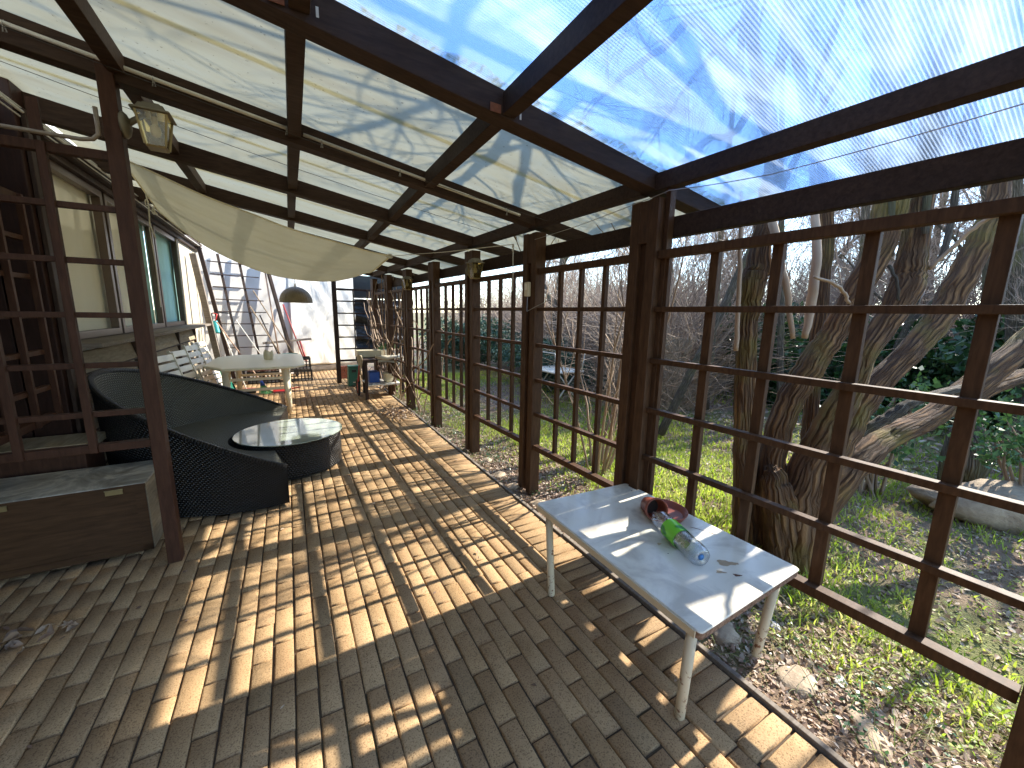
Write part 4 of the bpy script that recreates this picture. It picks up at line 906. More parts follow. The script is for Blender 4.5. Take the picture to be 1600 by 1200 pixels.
def weeds(name, label, N, xr, yr, seed, mat='weed', size=.014, h=.07):
    g = np.random.default_rng(seed); cx = g.uniform(*xr, N); cy_ = g.uniform(*yr, N); C = []
    for a, b in zip(cx, cy_):
        k = g.integers(8, 22); r = g.uniform(.02, .07); C.append(np.stack([a+g.normal(0, r, k), b+g.normal(0, r, k), gz(a, b)+g.uniform(.005, h, k)], 1))
    C = np.concatenate(C); n = len(C); a = g.normal(size=(n, 3)); a[:, 2] *= .4; a /= np.linalg.norm(a, axis=1, keepdims=True); b = np.cross(a, np.array([0, 0, 1.])+g.normal(0, .3, (n, 3))); b /= np.linalg.norm(b, axis=1, keepdims=True); s_ = size*g.uniform(.5, 1.4, (n, 1))
    V = np.stack([C-a*s_, C+b*s_*.6, C+a*s_, C-b*s_*.6], 1).reshape(-1, 3); o = npmesh(name, V, np.arange(n*4).reshape(-1, 4), mat); tag(o, label, 'weeds', kind='stuff')
weeds('weeds', 'small bright weeds growing among the leaves outside the near panel', 520, (2.1, 4.2), (-.8, 3.0), 12, 'weed', .009, .06)
weeds('weeds', 'low weeds and ivy along the foot of the trellis', 150, (1.85, 2.3), (-.6, 8), 13, 'ivy', .010, .05)
weeds('weeds', 'pale green weeds sprouting at the foot of the far posts', 60, (1.95, 2.7), (5.0, 8), 14, 'weed', .016, .2)
# long grass blades and stalks by the edging
rr = random.Random(77); tw = Twigs()
for k in range(900):
    x, y = rr.uniform(1.82, 2.7), rr.uniform(-.8, 1.9); p = Vector((x, y, gz(x, y))); d = Vector((rr.gauss(0, .7), rr.gauss(0, .7), 1)).normalized(); pts = [p]; L = rr.uniform(.015, .05)
    for s_ in range(4): d = (d+Vector((0, 0, -.28))).normalized(); pts.append(pts[-1]+d*L)
    tw.stem(pts, [.0016, .0016, .0014, .001, .0006])
o = tw.build('long_grass', 'straw'); tag(o, 'long arching grass blades and straw beside the edging strip', 'grass', kind='stuff')
for k, (x, y, a, b, c, mt) in enumerate([(1.95, .62, .13, .08, .045, 'stone'), (1.92, .95, .12, .09, .05, 'stone'), (1.93, .36, .13, .07, .03, 'stone'), (2.0, 2.25, .10, .12, .05, 'stone'), (1.90, 2.62, .07, .09, .05, 'stone'), (1.89, 2.42, .06, .08, .06, 'stone'), (1.88, 3.0, .07, .14, .03, 'stone'), (1.90, 3.3, .08, .11, .04, 'stone'), (1.97, 3.72, .07, .08, .05, 'stone'), (2.13, .52, .045, .03, .02, 'stone_white'), (2.03, .12, .06, .035, .02, 'stone_white'), (1.90, .16, .055, .075, .012, 'stone_white'), (2.22, .85, .055, .035, .03, 'stone_white'), (1.86, 4.6, .06, .1, .03, 'stone')]):
    a, b, c = a*.85, b*.85, c*.5
    rock('edge_stone', ['flat tan stone under the right side of the marble table', 'tan stone by the edging behind the marble table leg', 'nearest flat tan stone outside the edging strip', 'stone between the nearest two posts', 'squarish stone at the foot of the second post', 'small upright stone left of the second post', 'long flat stone beyond the second post', 'flat pale stone midway to the third post', 'stone at the foot of the third post', 'white pebble lying in the leaves beneath the near bottom rail', 'long white stone nearest the corner post', 'flat white stone at the bottom edge by the edging', 'white rounded stone under the near bottom rail behind the table', 'flat stone beyond the third post'][k], (x, y, gz(x, y)+c*.2), (a, b, c), mt, 40+k, R(20*k))

# ================================================================== OBJECTS ON THE TERRACE
# -- white marble-topped table
TZ = .505
corn = [Vector((1.215, .675, TZ)), Vector((1.945, .672, TZ)), Vector((1.955, 1.700, TZ)), Vector((1.270, 1.765, TZ))]
t = thing('low_table', 'low white marble-topped table with rusty cream tube legs, in the right foreground', 'table', (1.6, 1.2, 0))
mb = MB(); c0 = sum(corn, Vector())/4
def rounded(cs, z, inset, r, n=4):
    out = []
    for i, c in enumerate(cs):
        a, b = (cs[i-1]-c).normalized(), (cs[(i+1) % 4]-c).normalized(); c = c+(a+b)*inset
        for k in range(n+1):
            f = k/n; q = c+a*r*(1-f)**2+b*r*f**2; out.append((q.x, q.y, z))
    return out
def slab(mb, cs, z0, z1, ins, r, bev=.004):
    rings = [rounded(cs, z0, ins, r), rounded(cs, z1-bev, ins, r), rounded(cs, z1, ins+bev*.8, r)]; b = len(mb.v); n = len(rings[0])
    for q in rings: mb.v += q
    for k in range(2):
        for i in range(n): j = (i+1) % n; mb.quad((b+k*n+i, b+k*n+j, b+(k+1)*n+j, b+(k+1)*n+i))
    mb.f.append(tuple(range(b+2*n, b+3*n))); mb.uv.append(None); mb.mi.append(mb.cur); mb.f.append(tuple(reversed(range(b, b+n)))); mb.uv.append(None); mb.mi.append(mb.cur)
slab(mb, corn, TZ-.006, TZ, .0, .022); mb.build('table_top', 'marble_top', t)
mb = MB(); slab(mb, corn, TZ-.034, TZ-.0065, .003, .02); mb.build('table_edge', 'table_edge', t)
mb = MB(); mb.beam(corn[0].lerp(corn[3], .02)+Vector((-.002, 0, -.020)), corn[0].lerp(corn[3], .98)+Vector((-.002, 0, -.020)), .006, .030); mb.build('edge_band', 'leg_paint', t)
for (a, b) in (((1.262, .735, TZ-.034), (1.305, .775, 0)), ((1.310, 1.690, TZ-.034), (1.28, 1.60, 0)), ((1.90, .735, TZ-.034), (1.885, .775, 0)), ((1.90, 1.64, TZ-.034), (1.885, 1.60, 0))):
    mb = MB(); A, B = Vector(a), Vector(b); mb.tube([B, B+(A-B)*.02, A], [.017, .0205, .0205], 16); mb.build('leg', 'leg_paint', t, smooth=True)
mb = MB(); mb.beam((1.33, .76, TZ-.045), (1.33, 1.66, TZ-.045), .02, .018); mb.beam((1.86, .76, TZ-.045), (1.86, 1.60, TZ-.045), .02, .018); mb.build('frame', 'metal_rust', t)
def spot(name, px, py, r1, r2, mat, seed, z=TZ, rot=0):
    v = fw + rt*((px-800)/FPX) + dn*((py-600)/FPX); k = (z-CAMH)/v.z; c = Vector((0, 0, CAMH))+v*k; rr = random.Random(seed); mb = MB(); n = 26
    mb.v.append((c.x, c.y, z+.0008))
    for i in range(n):
        a = 2*math.pi*i/n; k = 1+.25*math.sin(3*a+seed)+rr.uniform(-.12, .12); x, y = r1*math.cos(a)*k, r2*math.sin(a)*k; mb.v.append((c.x+x*math.cos(rot)-y*math.sin(rot), c.y+x*math.sin(rot)+y*math.cos(rot), z+.0006))
    for i in range(n): mb.f.append((0, 1+i, 1+(i+1) % n)); mb.uv.append(None); mb.mi.append(0)
    mb.build(name, mat, t)
spot('stain', 1152, 899, .017, .008, 'stain_brown', 1, rot=-.7); spot('stain', 1126, 894, .020, .009, 'stain_tan', 2, rot=-.7); spot('stain', 1088, 826, .030, .0035, 'stain_brown', 3, rot=-1.1); spot('stain', 1108, 832, .035, .003, 'stain_brown', 4, rot=-1.25); spot('stain', 1135, 880, .045, .02, 'stain_tan', 8, rot=-.6); spot('stain', 1030, 850, .012, .008, 'stain_tan', 9); spot('stain', 987, 767, .006, .004, 'soil', 5); spot('stain', 1044, 865, .003, .003, 'soil', 6)
def onz(px, py, z):
    v = fw + rt*((px-800)/FPX) + dn*((py-600)/FPX); return Vector((0, 0, CAMH))+v*((z-CAMH)/v.z)
# saucer, pot
c = onz(1037, 800, TZ+.012); c.z = TZ
t = thing('saucer', 'terracotta plastic saucer on the white table beside the far edge', 'saucer', c)
mb = MB(); R0 = .122; mb.lathe([(0, .001), (R0*.80, .001), (R0*.84, .004), (R0, .032), (R0+.004, .033), (R0+.004, .029), (R0*.90, .003), (R0*.86, 0)][::-1] + [(0, .0005)], c, 40); mb.build('dish', 'terracotta', t, smooth=True)
mb = MB(); mb.lathe([(0, .0035), (R0*.8, .004), (R0*.83, .006)], c, 30); mb.build('dirt', 'terracotta', t, smooth=True)
pc = onz(1021, 793, TZ+.066); ax = Vector((-.45, -.86, .22)).normalized()
t = thing('flower_pot', 'small terracotta pot lying on its side in the saucer, mouth towards the camera', 'pot', pc)
mb = MB(); pr = [(r_*1.45, z_*1.4) for r_, z_ in [(0, -.062), (.026, -.060), (.028, -.055), (.036, .012), (.041, .014), (.042, .034), (.038, .034), (.036, .016), (.033, .010), (.024, -.050), (0, -.052)]]
q = ax.to_track_quat('Z', 'Y'); n = 28; b = 0
for k, (r, z) in enumerate(pr):
    for i in range(n): a = 2*math.pi*i/n; mb.v.append(tuple(pc+q@Vector((r*math.cos(a), r*math.sin(a), z))))
for k in range(len(pr)-1):
    for i in range(n): j = (i+1) % n; mb.quad((k*n+i, k*n+j, (k+1)*n+j, (k+1)*n+i))
mb.build('pot', 'terracotta', t, smooth=True)
mb = MB(); mb.tube([pc+ax*-.05, pc+ax*-.034], [.040, .042], 20); mb.build('soil', 'soil', t)
# bottle lying on the table
a0, a1 = onz(1022, 806, TZ+.035), onz(1098, 878, TZ+.035); bd = (a1-a0); bd.z = 0; BL = bd.length; bd.normalize(); a0.z = a1.z = TZ+.0385*1.27
t = thing('water_bottle', 'clear crumpled plastic bottle with green label lying on the white table', 'bottle', (a0+a1)/2)
def tubeuv(prof, nn, squash=.0, seed=1):
    rr = random.Random(seed); mb = MB(); side = Vector((bd.y, -bd.x, 0)); prev = None
    for k, (s_, r) in enumerate(prof):
        r = r*1.27; b = len(mb.v)
        for i in range(nn):
            an = 2*math.pi*i/nn; rr_ = r*(1+squash*(math.sin(5*an+s_*160)*.5+math.sin(3*an-s_*90)*.5)); mb.v.append(tuple(a0+bd*s_*BL+side*math.cos(an)*rr_+Vector((0, 0, 1))*math.sin(an)*rr_))
        if prev is not None:
            for i in range(nn): j = (i+1) % nn; p0 = prof[k-1][0]; mb.quad((prev+i, prev+j, b+j, b+i), [(i/nn, p0), ((i+1)/nn, p0), ((i+1)/nn, s_), (i/nn, s_)])
        prev = b
    return mb
body = [(0, .001), (.0, .013), (.03, .014), (.05, .0145), (.055, .020), (.11, .033), (.16, .037), (.20, .0375), (.24, .034), (.27, .0355), (.30, .0375), (.34, .0365)] + [(.36+.03*k, .0375-.0018*(k % 2)) for k in range(9)] + [(.64, .037), (.70, .038), (.76, .036), (.82, .0385), (.88, .038), (.94, .037), (.98, .031), (.99, .022), (.965, .012), (.955, .001)]
tubeuv(body, 26, .035).build('body', 'bottle_plastic', t, smooth=True)
tubeuv([(.36, .0388), (.40, .0392), (.5, .0392), (.6, .0392), (.63, .0386)], 30, .01).build('label', 'bottle_label', t, smooth=True)
tubeuv([(.957, .001), (.962, .010), (.972, .011), (.978, .001)], 14).build('base_mark', 'bottle_blue', t, smooth=True)

# -- wicker daybed and its round table (house frame)
SC = (-2.13, 1.77); SR = 1.15
def rimz(x): return .345+.505*max(0, -1.9-x)
A0, A1 = R(-79), R(79)                    # opening towards +X
t = thing('wicker_daybed', 'black wicker curved daybed with a high back, nested round the glass table', 'daybed', (SC[0], SC[1], 0), H=True)
def ang(u): return A0 - u*(2*math.pi-(A1-A0))    # from near tip clockwise round the back to far tip
def P2(u, r): a = ang(u); return SC[0]+r*math.cos(a)*1.0, SC[1]+r*math.sin(a)
def outer(u, v):
    r = SR*(.96+.04*v); x, y = P2(u, r); x2, y2 = P2(u, SR); return (x, y, .02+v*(rimz(x2)-.02))
plen = SR*(2*math.pi-(A1-A0))
mb = MB(); mb.grid(outer, 80, 8, plen, .8); mb.build('outer_shell', 'wicker_black_shaded', t, smooth=True)
def inner(u, v):
    r = SR*(.915+.07*v**.8); x, y = P2(u, r); x2, y2 = P2(u, SR); return (x, y, .335+v*(rimz(x2)-.335))
mb = MB(); mb.grid(inner, 80, 10, plen, .8); mb.build('backrest', 'wicker_back', t, smooth=True)
mb = MB(); mb.tube([Vector((*P2(k/80, SR*.992), rimz(P2(k/80, SR)[0])-.004)) for k in range(81)], .021, 8, True, .10, 3, True); mb.build('rim', 'wicker_black_shaded', t, smooth=True)
TC = (-1.88, 1.66); TR = .53
def seat(u, v):
    a = ang(u); xo, yo = SC[0]+SR*.925*math.cos(a), SC[1]+SR*.925*math.sin(a)
    if u < .5: tipx = -1.86
    # inner boundary: cut-out round the table
    b = R(-104)-u*(2*math.pi-R(208)); xi, yi = TC[0]+TR*math.cos(b), TC[1]+TR*math.sin(b)
    return (xo*(1-v)+xi*v, yo*(1-v)+yi*v, .34)
mb = MB(); mb.grid(seat, 80, 10, 3.2, .6); mb.build('seat', 'wicker_seat_lit', t, smooth=False)
mb = MB(); mb.grid(lambda u, v: (TC[0]+TR*math.cos(R(-104)-u*(2*math.pi-R(208))), TC[1]+TR*math.sin(R(-104)-u*(2*math.pi-R(208))), .02+.32*v), 60, 4, 2.2, .32); mb.build('seat_front', 'wicker_black_shaded', t, smooth=True)
for s_, u in ((-1, 0), (1, 1)):
    xo, yo = P2(u, SR*.995); b = R(-104)-u*(2*math.pi-R(208)); xi, yi = TC[0]+TR*math.cos(b), TC[1]+TR*math.sin(b)
    mb = MB(); mb.grid(lambda p, q: (xo*(1-p)+xi*p, yo*(1-p)+yi*p, .02+q*((rimz(xo)*(1-p)+.34*p)-.02)), 12, 6, .5, .35); mb.build('arm_front', 'wicker_black_shaded', t)
t = thing('round_table', 'round black wicker table with a reflecting glass top in front of the daybed', 'table', (TC[0], TC[1], 0), H=True)
mb = MB(); mb.lathe([(.0, .015), (.455, .015), (.47, .03), (.475, .20), (.470, .335), (.462, .352), (.44, .356), (0, .356)], (*TC, 0), 64); mb.build('base', 'wicker_black_shaded', t, smooth=False)
mb = MB(); mb.lathe([(0, .362), (.488, .362), (.492, .364), (.492, .369), (.488, .371), (0, .371)], (*TC, 0), 72); mb.build('glass_top', 'table_glass', t)

# -- chest and trough at the left
t = thing('wooden_chest', 'dark wooden chest with a marbled grey lid and brass hinges behind the slender post', 'chest', (-3.1, .6, 0), H=True)
cx0, cx1, cy0, cy1, cz = -3.62, -2.70, .335, .78, .485
mb = MB(); mb.box(cx0, cx1, cy0, cy1, .035, cz); mb.build('body', 'wood_chest', t, bevel=.004)
mb = MB(); mb.box(cx1-.045, cx1+.006, cy0-.006, cy0-.0005, .035, cz-.001); mb.box(cx0, cx1+.006, cy0-.006, cy0-.0005, .0345, .08); mb.box(cx1+.0005, cx1+.006, cy0+.0, cy1, .035, cz); mb.build('trim', 'wood_chest', t)
mb = MB(); mb.box(cx1+.0065, cx1+.010, cy0+.004, cy1, .04, cz-.002); mb.build('side_panel', 'wood_weather', t)
mb = MB(); mb.box(cx0-.01, cx1+.012, cy0-.016, cy1+.01, cz+.0005, cz+.016); mb.build('lid', 'lid_stone', t, bevel=.003)
mb = MB(); mb.box(cx0-.01, cx1+.013, cy0-.019, cy0-.0165, cz-.012, cz+.012); mb.build('lid_edge', 'wood_chest', t)
for x in (cx1-.135, cx0+.30):
    mb = MB(); mb.box(x-.04, x+.04, cy0-.024, cy0-.0195, cz-.036, cz-.006); mb.tube([(x-.042, cy0-.024, cz-.006), (x+.042, cy0-.024, cz-.006)], .004, 8); mb.build('hinge', 'brass', t)
    for k in (-.028, 0, .028):
        mb = MB(); mb.lathe([(0, -.002), (.004, -.001), (.004, .001)], (x+k, cy0-.0245, cz-.022), 8, 'y'); 
t = thing('wooden_box', 'pale wooden box behind the marbled chest under the trellis', 'box', (-3.45, 1.02, 0), H=True)
mb = MB(); mb.box(-3.95, -3.12, .86, 1.16, 0, .60); mb.build('body', 'wood_red', t, bevel=.004)
mb = MB(); mb.box(-3.97, -3.10, .845, 1.18, .601, .66); mb.build('lid', 'wood_weather', t, bevel=.004)
t = thing('planter_pot', 'big olive glazed pot standing in the dark porch at the left edge', 'pot', (-3.80, 1.02, .66), H=True)
mb = MB(); mb.lathe([(0, 0), (.10, 0), (.15, .06), (.185, .16), (.19, .24), (.17, .30), (.165, .33), (.18, .345), (.175, .35), (.155, .34), (.15, .30), (0, .28)], (-3.80, 1.02, .661), 32); mb.build('pot', 'ceramic_olive', t, smooth=True)

# -- lanterns
def lantern(name, c, d, label, H, sc=1.0, group='wall lanterns on the pergola posts'):
    """c: centre of the glass body; d: unit vector towards the post it hangs on"""
    c = Vector(c); d = Vector(d); t = thing(name, label, 'lantern', c, H, group); k = sc
    bp = c+d*(.125*k); mb = MB(); mb.tube([bp+d*(.012*k), bp, bp-d*(.012*k), bp-d*.022*k], [.062*k, .066*k, .055*k, .03*k], 20); mb.build('backplate', 'lamp_roof', t, smooth=True)
    mb = MB(); mb.tube([bp-d*.01*k+Vector((0, 0, .01*k)), c+d*.04*k+Vector((0, 0, .07*k))], [.016*k, .012*k], 10); mb.build('arm', 'lamp_roof', t, smooth=True)
    def frus(mb, z0, z1, w0, w1):
        P = []
        for z, w_ in ((z0, w0), (z1, w1)):
            for sy in (-1, 1):
                for sx in (-1, 1): P.append((c.x+sx*w_*k, c.y+sy*w_*k, c.z+z*k))
        mb.hexa(P)
    mb = MB(); frus(mb, .075, .088, .088, .080); frus(mb, .0885, .118, .066, .052); frus(mb, .1185, .130, .042, .036); mb.build('cap', 'lamp_roof', t, bevel=.006)
    mb = MB()
    for sx in (-1, 1):
        for sy in (-1, 1): mb.beam((c.x+sx*.066*k, c.y+sy*.066*k, c.z+.074*k), (c.x+sx*.044*k, c.y+sy*.044*k, c.z-.085*k), .010*k, .010*k, (1, .3, 0))
    frus(mb, -.096, -.086, .040, .046); mb.build('frame', 'brass', t)
    mb = MB(); frus(mb, -.085, .0745, .042, .064); mb.build('glass', 'glass_amber', t)
    mb = MB(); mb.tube([c+Vector((0, 0, .07*k)), c+Vector((0, 0, .03*k))], .014*k, 10); mb.lathe([(0, -.035*k), (.018*k, -.028*k), (.026*k, -.006*k), (.02*k, .02*k), (.012*k, .03*k)], c, 14); mb.build('bulb', 'plastic_white', t, smooth=True)
    return t
lantern('wall_lantern', (-2.385, .19, 2.56), (-1, 0, 0), 'near brass lantern with amber glass on the slender left post', True, 1.0)
lantern('wall_lantern', (1.90, 3.86, 2.04), (0, 1, 0), 'brass lantern on the third post of the right-hand row', False, .92)
lantern('wall_lantern', (1.90, 6.24, 2.02), (0, 1, 0), 'farthest brass lantern, near the vines at the end of the post row', False, .92)
# switch box with wires on the second far post, hanging cord
t = thing('switch_box', 'small beige switch box fixed on the post nearer than the lantern post', 'switch', (1.92, 2.88, 1.80))
mb = MB(); mb.box(1.895, 1.929, 2.85, 2.905, 1.745, 1.865); mb.build('box', 'ceramic_cream', t, bevel=.006)
mb = MB(); mb.box(1.889, 1.8945, 2.862, 2.893, 1.80, 1.85); mb.build('rocker', 'plastic_white', t, bevel=.003)
wire('cable', [(1.915, 2.88, 1.745), (1.90, 2.86, 1.62), (1.93, 2.78, 1.66), (1.95, 2.60, 1.72)], 'thin loose cable hanging in a curve from the beige switch box', .003, 'metal_grey', 'cable')
q = Vector((1.90, 3.1, 2.2))
t = thing('knotted_rope', 'white knotted cord hanging from the tight wire before the second panel', 'cord', q)
mb = MB(); mb.tube([q, q+Vector((0, .004, -.12)), q+Vector((0, -.002, -.25)), q+Vector((0, .002, -.40))], .004, 6); mb.build('cord', 'rope', t, smooth=True)
mb = MB(); mb.tube([q+Vector((0, .012*math.cos(a)+.006, -.03+.03*math.sin(a))) for a in [i*.5 for i in range(13)]], .004, 6); mb.build('knot', 'rope', t, smooth=True)
t = thing('sail_rope', 'white rope stretched from the sail corner towards the posts', 'rope', (0, 3, 2.2))
mb = MB(); e0 = fromH(-.86, 1.40, 2.155); mb.tube([e0, e0.lerp(q, .5)+Vector((0, 0, -.01)), q], .0035, 6); mb.build('rope', 'rope', t, smooth=True)
for k in range(3):
    mb = MB(); mb.tube([e0+Vector((.02*math.cos(a+k)-.01*k, .006*k, .02*math.sin(a+k))) for a in [i*.6 for i in range(11)]], .0045, 6); mb.build('knot', 'rope', t, smooth=True)

# -- shade sail
def sail(u, v):
    c00, c10, c01, c11 = Vector((-2.86, 1.45, 2.72)), Vector((-.86, 1.40, 2.155)), Vector((-3.14, 3.9, 2.78)), Vector((-.75, 3.55, 2.16))
    p = c00*(1-u)*(1-v)+c10*u*(1-v)+c01*(1-u)*v+c11*u*v
    sag = 4*u*(1-u); p.z -= .075*sag*(1-v) + .40*(4*(u**.95)*(1-u))*v**1.2 + .05*math.sin(math.pi*v)
    p.y += -.25*math.sin(math.pi*u)*v; p.x += .06*math.sin(math.pi*v)*(.5-u)
    p.z += .010*math.sin(v*34+2*u+.6*math.sin(u*7))*sag*(.3+.7*v) + .006*math.sin(v*71-3*u)*sag + .004*math.sin(u*19+v*8)
    return p
t = thing('shade_sail', 'cream cloth sun sail sagging under the roof above the daybed', 'sail', (-1.9, 2.4, 2.4), H=True)
mb = MB(); mb.grid(sail, 70, 90, 2, 2.4); mb.build('cloth', 'sail_cloth', t, smooth=True)
mb = MB(); mb.tube([sail(k/60, .0)+Vector((0, 0, 0)) for k in range(61)], .008, 6); mb.tube([sail(k/60, 1.0) for k in range(61)], .009, 6); mb.tube([sail(0, k/40) for k in range(41)], .009, 6); mb.tube([sail(1, k/40) for k in range(41)], .009, 6); mb.build('hem', 'sail_cloth', t, smooth=True)
for v_, L in ((.42, .42), (.62, .12)):
    p = sail(0, v_); mb = MB(); mb.tube([p, p+Vector((.01, 0, -L*.3)), p+Vector((.0, 0, -L*.7)), p+Vector((.03, 0, -L))], .006, 6); mb.tube([p+Vector((.012*math.cos(a), 0, -.09+.03*math.sin(a))) for a in [i*.5 for i in range(13)]], .005, 6); mb.build('cord', 'rope', t, smooth=True)
p = Vector((-3.28, 4.0, 2.6)); mb = MB(); mb.tube([p, p+Vector((.01, .02, -.5)), p+Vector((0, .04, -1.0))], .005, 6)
single(mb, 'blind_cord', 'rope', 'thin white cord hanging in front of the window beside the post', 'cord', p, H=True)

# -- wicker pendant lamp
pc = Vector((-1.66, 6.0, 1.75))
t = thing('pendant_lamp', 'dome shaped brown wicker lamp hanging beyond the sail', 'lamp', pc, H=True)
mb = MB(); pr = [(.278*math.cos(a), .285*math.sin(a)) for a in [R(x) for x in range(0, 86, 8)]]
n = 60; 
for r, z in [(.282, -.015)]+pr+[(.02, .288)]:
    for i in range(n): a = 2*math.pi*i/n; k = 1+.018*math.cos(30*a); mb.v.append((pc.x+r*k*math.cos(a), pc.y+r*k*math.sin(a), pc.z+z))
m_ = len(pr)+2
for k in range(m_-1):
    for i in range(n): j = (i+1) % n; mb.quad((k*n+i, k*n+j, (k+1)*n+j, (k+1)*n+i), [(i*.028, k*.04), ((i+1)*.028, k*.04), ((i+1)*.028, (k+1)*.04), (i*.028, (k+1)*.04)])
mb.build('shade', 'wicker_lamp', t, smooth=True, solid=.006)
mb = MB(); mb.tube([pc+Vector((0, 0, .25)), pc+Vector((0, 0, 1.0))], .005, 6); mb.tube([pc+Vector((0, 0, .26)), pc+Vector((0, 0, .34))], [.02, .014], 10); mb.build('cord', 'rope', t, smooth=True)

# -- plastic garden table and its pot
tc = Vector((-2.28, 4.95, 0))
t = thing('plastic_table', 'cream plastic garden table with an eight sided top, standing mid terrace', 'table', tc, H=True)
oc = [(-.42, -1.0), (.48, -1.0), (.64, -.78), (.64, .82), (.48, 1.05), (-.44, 1.05), (-.68, .74), (-.70, -.52)]
def octo(mb, z0, z1, k0, k1):
    b = len(mb.v); n = len(oc); mb.v += [(tc.x+x*k0, tc.y+y*k0, z0) for x, y in oc]+[(tc.x+x*k1, tc.y+y*k1, z1) for x, y in oc]
    for i in range(n): j = (i+1) % n; mb.quad((b+i, b+j, b+n+j, b+n+i))
    mb.f.append(tuple(range(b+n, b+2*n))); mb.uv.append(None); mb.mi.append(0); mb.f.append(tuple(reversed(range(b, b+n)))); mb.uv.append(None); mb.mi.append(0)
mb = MB(); octo(mb, .715, .745, 1.0, 1.0); octo(mb, .7455, .752, .99, .97); mb.build('table_top', 'plastic_cream', t, bevel=.006)
for (dx, dy) in ((.38, -.85), (-.40, -.85), (.38, .8), (-.40, .8)):
    mb = MB(); mb.tube([(tc.x+dx*1.02, tc.y+dy*1.02, 0), (tc.x+dx, tc.y+dy, .36), (tc.x+dx*.96, tc.y+dy*.98, .714)], [.035, .043, .058], 12); mb.build('leg', 'plastic_cream', t, smooth=True)
for z in (.40, .56):
    for yy in (-.83, .79): mb = MB(); mb.beam((tc.x-.38, tc.y+yy, z), (tc.x+.36, tc.y+yy, z), .03, .04); mb.build('stretcher', 'plastic_cream', t, bevel=.004)
pc = Vector((-2.16, 5.05, .7525))
t = thing('cream_vase', 'small cream vase with a ragged rim standing on the plastic table', 'vase', pc, H=True)
mb = MB(); mb.grid(lambda u, v: (pc.x+(.062+.010*math.sin(v*3))*math.cos(u*6.2832), pc.y+(.062+.010*math.sin(v*3))*math.sin(u*6.2832), pc.z+v*(.14+.018*math.sin(u*18.85+1))), 40, 8); mb.build('body', 'ceramic_cream', t, smooth=True, solid=.008)
mb = MB(); mb.lathe([(0, .004), (.055, .004)], pc, 20); mb.lathe([(0, .10), (.055, .105)], pc, 20); mb.build('filling', 'soil', t)

# -- folded white plastic chairs leaning along the weatherboards
CHL = ['rightmost folded white slatted chair leaning by the far end of the weatherboards', 'second folded white chair from the right against the weatherboards', 'third folded white chair from the right against the weatherboards', 'folded white chair half hidden behind the slender post']
def folding_chair(y, dx, lab):
    base = Vector((-3.0+dx, y, 0)); t = thing('folding_chair', lab, 'chair', base, True, 'folded white slatted chairs against the wall'); t.rotation_euler.z -= R(13); t.scale = (1.05, 1.05, 1.05)
    lean = Vector((-.26, .02, .95)).normalized(); yv = Vector((0, 1, 0)); nrm = lean.cross(yv).normalized()
    def pt(u, v, o=0): return base+yv*(u)+lean*v+nrm*o
    for u in (-.21, .21):
        mb = MB(); mb.beam(pt(u, .0), pt(u, 1.0), .022, .035, nrm); mb.build('side_rail', 'plastic_white', t, bevel=.004)
        mb = MB(); mb.beam(pt(u*.85, .05, -.035), pt(u*.85, .62, -.045), .02, .03, nrm); mb.build('leg', 'plastic_white', t, bevel=.004)
    for k in range(4):
        mb = MB(); mb.beam(pt(-.199, .945-k*.105), pt(.199, .945-k*.105), .014, .078, lean); mb.build('back_slat', 'plastic_white', t, bevel=.003)
    for k in range(5):
        mb = MB(); mb.beam(pt(-.17, .52-k*.085, -.045), pt(.17, .52-k*.085, -.045), .014, .066, lean); mb.build('seat_slat', 'plastic_white', t, bevel=.003)
for k, (y, dx) in enumerate(((5.95, .0), (5.22, .02), (4.2, .04), (3.55, .02))): folding_chair(y, dx, CHL[k])

# -- timber leaning beside the window, trellis and tools at the end wall
def lean_beam(name, a, b, w_, h_, mat, label, cat, H=True, up=(1, 0, 0)):
    mb = MB(); mb.beam(a, b, w_, h_, up); return single(mb, name, mat, label, cat, a, H=H, bevel=.003)
lean_beam('timber_post', (-3.02, 6.72, .01), (-3.30, 6.80, 2.60), .10, .10, 'wood_grey', 'thick weathered post leaning on the wall just right of the windows', 'post')
lean_beam('timber_post', (-2.93, 7.5, .01), (-3.33, 7.62, 2.95), .07, .07, 'wood_dark', 'thin dark post behind the weathered leaning one', 'post')
def wall_pt(s_, z, o=.0): p = ea+ed*s_+en*o; return Vector((p.x, p.y, z))
t = thing('leaning_trellis', 'dark trellis with projecting rails leaning against the end wall', 'trellis', wall_pt(.6, 0, .35), H=True)
for s_ in (.42, .80):
    mb = MB(); mb.beam(wall_pt(s_+.16, 0.01, .30), wall_pt(s_-.05, 2.75, .06), .045, .03, tuple(en)); mb.build('upright', 'wood_dark', t, bevel=.002)
for k in range(10):
    z = .22+k*.262; o = .30-.24*z/2.75; ds = .16-.21*z/2.75
    mb = MB(); mb.beam(wall_pt(.20+ds, z, o+.03), wall_pt(1.12+ds, z-.01, o+.03), .025, .022); mb.build('rail', 'wood_dark', t, bevel=.002)
lean_beam('timber_post', wall_pt(1.66, .01, .42), wall_pt(1.28, 2.72, .07), .09, .06, 'wood_dark', 'dark plank leaning on the middle of the end wall', 'post', up=tuple(ed))
lean_beam('timber_rail', wall_pt(1.0, .82, .33), wall_pt(2.1, .88, .30), .05, .05, 'wood_grey', 'short grey rail lying across the leaning timbers', 'rail', up=(0, 0, 1))
def rod(name, p, q, r, mat, label, cat='pole', n=8):
    mb = MB(); mb.tube([p, q], r, n); return single(mb, name, mat, label, cat, p, H=True, smooth=True)
rod('pole', wall_pt(1.62, .3, .75), wall_pt(.98, 2.02, .06), .014, 'wood_pale', 'longest pale wooden pole leaning left at the end wall')
